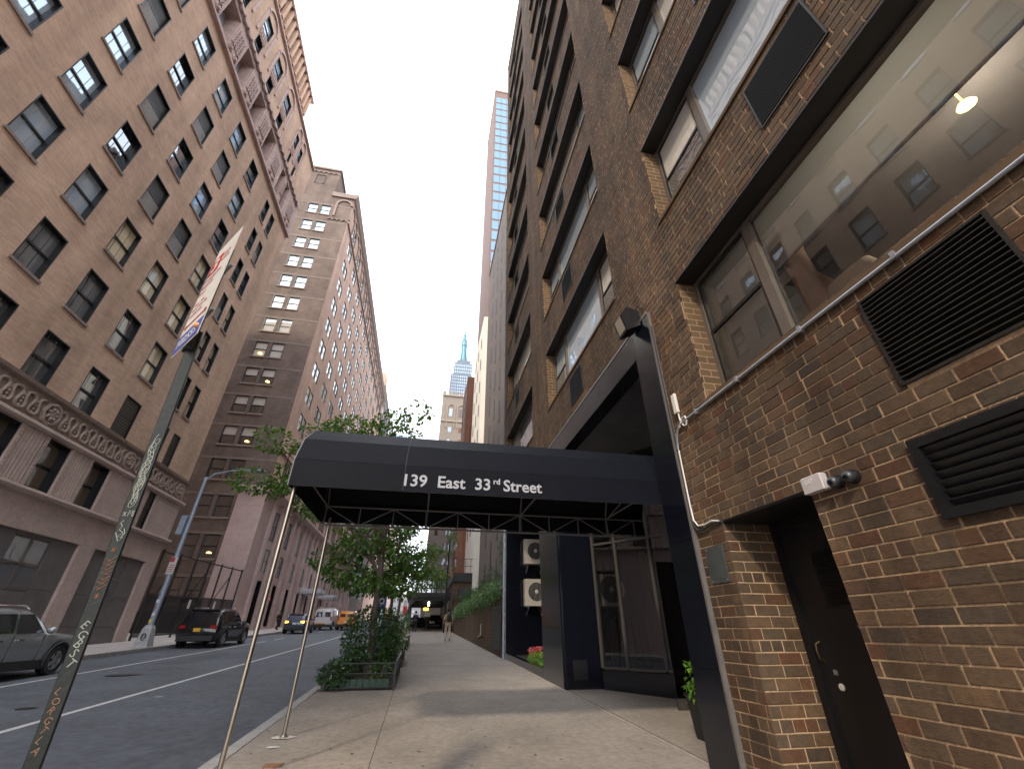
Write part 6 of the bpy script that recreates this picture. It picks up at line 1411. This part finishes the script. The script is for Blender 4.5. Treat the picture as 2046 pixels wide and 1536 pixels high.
for (x, y) in ((0.9,49),(0.95,53)): q = MB(); q.ball((x,y,zf-.3),0.09,0.09,0.11,10,6); q.build('bulb', glow('bulb_%d' % y,(1.0,0.93,0.78),9.0), SH, smooth=True)
q = MB(); q.box(0.45,51,3.35,0.95,51.05,3.6); q.build('lit_sign', glow('yellow_sign',(1.0,0.6,0.05),2.0), SH)
q = MB(); q.box(0.62,50,2.75,1.18,50.04,3.15); q.build('notice_board', plain('notice_green',(0.40,0.5,0.42),0.6,var=0.1), SH)
q = MB(); q.box(3.2,47,gz(47)-.3,3.3,62,zf); q.build('hoarding', dk, SH)
q = MB(); q.box(-1.0,62,gz(62)-.3,3.2,62.1,3.0); q.build('hoarding', M['dark_room'], SH)
GL = thing('steel_gallery', (1.5,64,4.4), 'steel framed glazed gallery above the sidewalk shed', 'gallery')
q = MB(); q.box(-1.2,64.6,4.4,3.4,64.8,7.6); q.build('glazing', M['pane_bright'], GL)
for k in range(8): q = MB(); x = -1.2+k*.65; q.box(x-.07,64.4,4.4,x+.07,64.6,7.7); q.build('mullion', dk, GL)
for z in (4.4,5.5,6.5,7.5): q = MB(); q.box(-1.3,64.42,z,3.5,64.58,z+.12); q.build('transom', dk, GL)
q = MB(); q.box(-1.6,63.6,7.7,3.6,66,8.3); q.build('roof', M['truss'], GL)
for k in range(6): q = MB(); q.box(-1.4+k*.95,63.7,8.3,-1.35+k*.95,63.75,9.4); q.build('rail_post', dk, GL)
q = MB(); q.box(-1.4,63.7,9.35,3.5,63.75,9.42); q.build('rail', dk, GL)
TR = thing('roof_terrace', (4.3,48,6), 'dark terrace with thin railings on the corner above the shed', 'terrace')
q = MB(); q.box(3.1,47,gz(47)-.3,5.49,60,5.75); q.build('wall', M['brick_x'], TR)
q = MB(); q.box(3.0,46.8,5.76,5.48,60,6.6); q.build('deck_edge', dk, TR)
for k in range(5): q = MB(); q.box(3.05+k*.58,46.85,6.6,3.09+k*.58,46.9,7.95); q.build('rail_post', dk, TR)
for z in (7.2,7.9): q = MB(); q.box(3.05,46.86,z,5.48,46.89,z+.05); q.build('rail', dk, TR)
q = MB(); q.box(3.6,46.9,4.2,4.9,47.0,5.2); q.build('window', M['pane_dark'], TR)
TS = thing('traffic_signal', (2.35,44.5,gz(44.5)), 'dark pole with two amber backed signal heads by the shed', 'traffic signal')
q = MB(); q.tube([(2.35,44.5,gz(44.5)),(2.35,44.5,9.3)],0.08,8); q.build('pole', dk, TS)
am_ = plain('signal_amber',(0.24,0.11,0.035),0.5,var=0.15)
for x in (1.85,2.72):
    q = MB(); q.bev(x-.15,44.35,5.9,x+.15,44.6,6.75,0.02); hd = q.build('signal_head', am_, TS)
    for k in range(3): q = MB(); q.lathe([(0.09,0),(0.09,0.18)],(x,44.6,6.04+k*.27),10,'y'); q.build('visor', am_, hd)
q = MB(); q.bar((1.7,44.5,6.3),(2.9,44.5,6.3),0.06,0.06); q.build('bracket', dk, TS)
KS = thing('info_kiosk', (-1.75,23.0,gz(23)), 'tall blue information kiosk with white ring emblem behind the trees', 'kiosk')
kb_ = plain('kiosk_blue',(0.02,0.08,0.25),0.35,var=0.1)
q = MB(); q.bev(-1.95,22.8,gz(23),-1.55,23.1,gz(23)+2.6,0.03); q.build('body', kb_, KS)
q = MB(); q.lathe([(0.12,0),(0.12,-.01),(0.08,-.01),(0.08,0)],(-1.75,22.798,gz(23)+1.95),18,'y'); q.build('emblem', sw, KS)
q = MB(); q.box(-1.9,22.788,gz(23)+0.9,-1.6,22.797,gz(23)+1.6); q.build('screen', panemat('kiosk_screen',(0.02,0.05,0.12),0.2), KS)
RB = thing('construction_barrier', (-1.3,46.2,gz(46)), 'red and white warning banner on the shed corner post', 'banner')
q = MB(); q.box(-1.5,46.3,2.7,-1.15,46.34,3.5); q.build('banner', plain('banner_red',(0.6,0.03,0.03),0.6,var=0.1), RB); q = MB(); q.box(-1.45,46.3,3.5,-1.2,46.34,4.0); q.build('banner_top', M['white_metal'], RB)

# ------------------------------------------------------------------ people
def skin_mesh(name, verts, edges, radii, mat, parent, sub=2, root=0):
    me = bpy.data.meshes.new(name); me.from_pydata(verts, edges, []); me.materials.append(mat)
    o = place(name, me, parent)
    m_ = o.modifiers.new('skin','SKIN'); m_.use_smooth_shade = True
    if not me.skin_vertices: 
        bpy.context.view_layer.objects.active = o
    sv = me.skin_vertices[0].data if me.skin_vertices else None
    if sv:
        for i, r_ in enumerate(radii): sv[i].radius = (r_ if isinstance(r_, tuple) else (r_, r_)); 
        sv[root].use_root = True
    s = o.modifiers.new('subsurf','SUBSURF'); s.levels = sub; s.render_levels = sub
    return o
def person(label, loc, head, H, skin_c, top_c, leg_c, hair_c, stride=0.32, group=None, bag=None, coat=False, arm=0.15):
    # heading: rotation of the walking direction (0 = +Y)
    root = thing('person', loc, label, 'person', group); k = H/1.75; R = Matrix.Rotation(head, 3, 'Z')
    def T(p): v = R @ Vector((p[0]*k,p[1]*k,p[2]*k)); return (loc[0]+v.x,loc[1]+v.y,loc[2]+v.z)
    sk = plain('skin_%s' % root.name, skin_c, 0.6, var=0.05); tp = plain('top_%s' % root.name, top_c, 0.85, var=0.15, scale=12); lg_ = plain('trousers_%s' % root.name, leg_c, 0.85, var=0.15, scale=12); hr = plain('hair_%s' % root.name, hair_c, 0.7, var=0.2); sh = plain('shoes_%s' % root.name,(0.25,0.24,0.23) if leg_c[0] > .2 else (0.02,0.02,0.02),0.6,var=0.1)
    s = stride
    J = {'pel':(0,0,.95),'ch':(0,.02,1.22),'neck':(0,.03,1.44),'hd0':(0,.05,1.52),'hd1':(0,.07,1.64),'hd2':(0,.06,1.72),
         'sl':(-.19,.02,1.40),'el':(-.25,-arm*.6,1.14),'wl':(-.23,arm*.9,.92),'hl':(-.22,arm*1.1,.83),'sr':(.19,.02,1.40),'er':(.25,-arm*.2,1.14),'wr':(.24,-arm*.2+.1,.92),'hr':(.23,arm*.1+.12,.83),
         'pl':(-.10,0,.90),'kl':(-.11,s*.55,.50),'al':(-.11,s*.62,.09),'tl':(-.12,s*.62+.16,.04),'pr':(.10,0,.90),'kr':(.11,-s*.12,.49),'ar':(.11,-s*1.0,.16),'tr':(.12,-s*.95+.14,.05)}
    def chain(names, edges, rad, nm, mt, rt=0): return skin_mesh(nm,[T(J[n]) for n in names],[(names.index(a),names.index(c)) for a,c in edges],[((r_[0]*k,r_[1]*k) if isinstance(r_,tuple) else r_*k) for r_ in rad],mt,root,2,rt)
    n_ = ['pel','ch','neck','hd0','hd1','hd2','sl','el','wl','hl','sr','er','wr','hr','pl','kl','al','tl','pr','kr','ar','tr']
    e_ = [('pel','ch'),('ch','neck'),('neck','hd0'),('hd0','hd1'),('hd1','hd2'),('ch','sl'),('sl','el'),('el','wl'),('wl','hl'),('ch','sr'),('sr','er'),('er','wr'),('wr','hr'),('pel','pl'),('pl','kl'),('kl','al'),('al','tl'),('pel','pr'),('pr','kr'),('kr','ar'),('ar','tr')]
    chain(n_, e_, [(.14,.10),(.15,.10),.05,.06,.095,.07,.055,.04,.028,.035,.055,.04,.028,.035,.08,.055,.035,.03,.08,.055,.035,.03],'body',sk)
    chain(['pel','ch','neck','sl','el','wl','sr','er','wr'],[('pel','ch'),('ch','neck'),('ch','sl'),('sl','el'),('el','wl'),('ch','sr'),('sr','er'),('er','wr')],[(.185,.135),(.195,.13),.075,.085,.068,.05,.085,.068,.05],'jacket',tp)
    chain(['pel','pl','kl','al','pr','kr','ar'],[('pel','pl'),('pl','kl'),('kl','al'),('pel','pr'),('pr','kr'),('kr','ar')],[(.165,.12),.10,.078,.065,.10,.078,.065],'trousers',lg_)
    for a, t_ in (('al','tl'),('ar','tr')): p0, p1 = J[a], J[t_]; q = MB(); q.tube([T((p0[0],p0[1]-.06,p0[2]-.03)),T((p0[0],p0[1]+.02,p0[2]-.02)),T(((p0[0]+p1[0])/2,(p0[1]+p1[1])/2,(p0[2]+p1[2])/2-.01)),T((p1[0],p1[1]+.05,p1[2]))],[.035*k,.052*k,.05*k,.03*k],8); q.build('shoe', sh, root, smooth=True)
    q = MB(); c = T((0,.045,1.675)); q.ball(c,.098*k,.108*k,.10*k,12,8); q.build('hair', hr, root, smooth=True)
    for sx in (-1,1): q = MB(); q.ball(T((sx*.095,.06,1.62)),.018*k,.03*k,.035*k,6,5); q.build('ear', sk, root, smooth=True)
    q = MB(); q.ball(T((0,.165,1.615)),.02*k,.03*k,.03*k,6,5); q.build('nose', sk, root, smooth=True)
    return root, T
pr, T = person('person in tan jacket and cream trousers walking away along the pavement with a black backpack', (1.84,29.95,gz(29.95)), 0.0, 1.76, (0.35,0.2,0.13),(0.40,0.28,0.15),(0.55,0.45,0.35),(0.02,0.015,0.012))
bp0 = thing('backpack', (1.92,29.8,gz(29.9)+1.05), 'black backpack worn by the person in the tan jacket', 'backpack')
q = MB(); rings = []
for j, (zz, w, d) in enumerate(((1.06,.09,.05),(1.09,.135,.09),(1.22,.15,.11),(1.36,.14,.10),(1.44,.11,.07),(1.47,.06,.04))):
    rings.append([T((0.03+w*math.cos(a)*(1 if abs(math.cos(a)) < .8 else 1.05),-.16-d*.6+d*math.sin(a),zz)) for a in [2*math.pi*k/12 for k in range(12)]])
q.loft(rings); q.build('pack', plain('backpack_black',(0.012,0.012,0.014),0.7,var=0.1), bp0, smooth=True)
for s in (-1,1): q = MB(); q.tube([T((s*.10,-.15,1.42)),T((s*.12,0,1.50)),T((s*.12,.13,1.38)),T((s*.13,.1,1.15))],.016,6); q.build('strap', bpy.data.materials['backpack_black'], bp0, smooth=True)
person('person in dark clothes walking beside the left posts of the shed', (-0.25,46.0,gz(46)), 0.0, 1.74, (0.2,0.11,0.07),(0.02,0.025,0.04),(0.015,0.016,0.02),(0.01,0.01,0.01),0.25)
person('person in a black and red top standing in the middle of the shed', (0.95,52.5,gz(52.5)), 0.3, 1.7, (0.25,0.14,0.09),(0.05,0.012,0.012),(0.012,0.012,0.014),(0.01,0.01,0.01),0.15)
person('person in a long dark outfit walking on the far pavement by the limestone base', (-13.9,52.5,gz(52.5)), -0.6, 1.68, (0.25,0.14,0.09),(0.015,0.014,0.016),(0.015,0.015,0.018),(0.02,0.012,0.008),0.22)

# ------------------------------------------------------------------ summer haze over the whole street
hz = MB(); hz.box(-405,-305,-4,405,905,446); ho = hz.build('haze', None); tag(ho, kind='stuff')
hm = bpy.data.materials.new('haze_air'); hm.use_nodes = True; hn = hm.node_tree.nodes; hn.remove(hn['Principled BSDF'])
pv = hn.new('ShaderNodeVolumePrincipled'); pv.inputs['Color'].default_value = (0.86,0.90,0.97,1); pv.inputs['Density'].default_value = 0.00012
hm.node_tree.links.new(pv.outputs[0], hn['Material Output'].inputs['Volume']); ho.data.materials.clear(); ho.data.materials.append(hm)
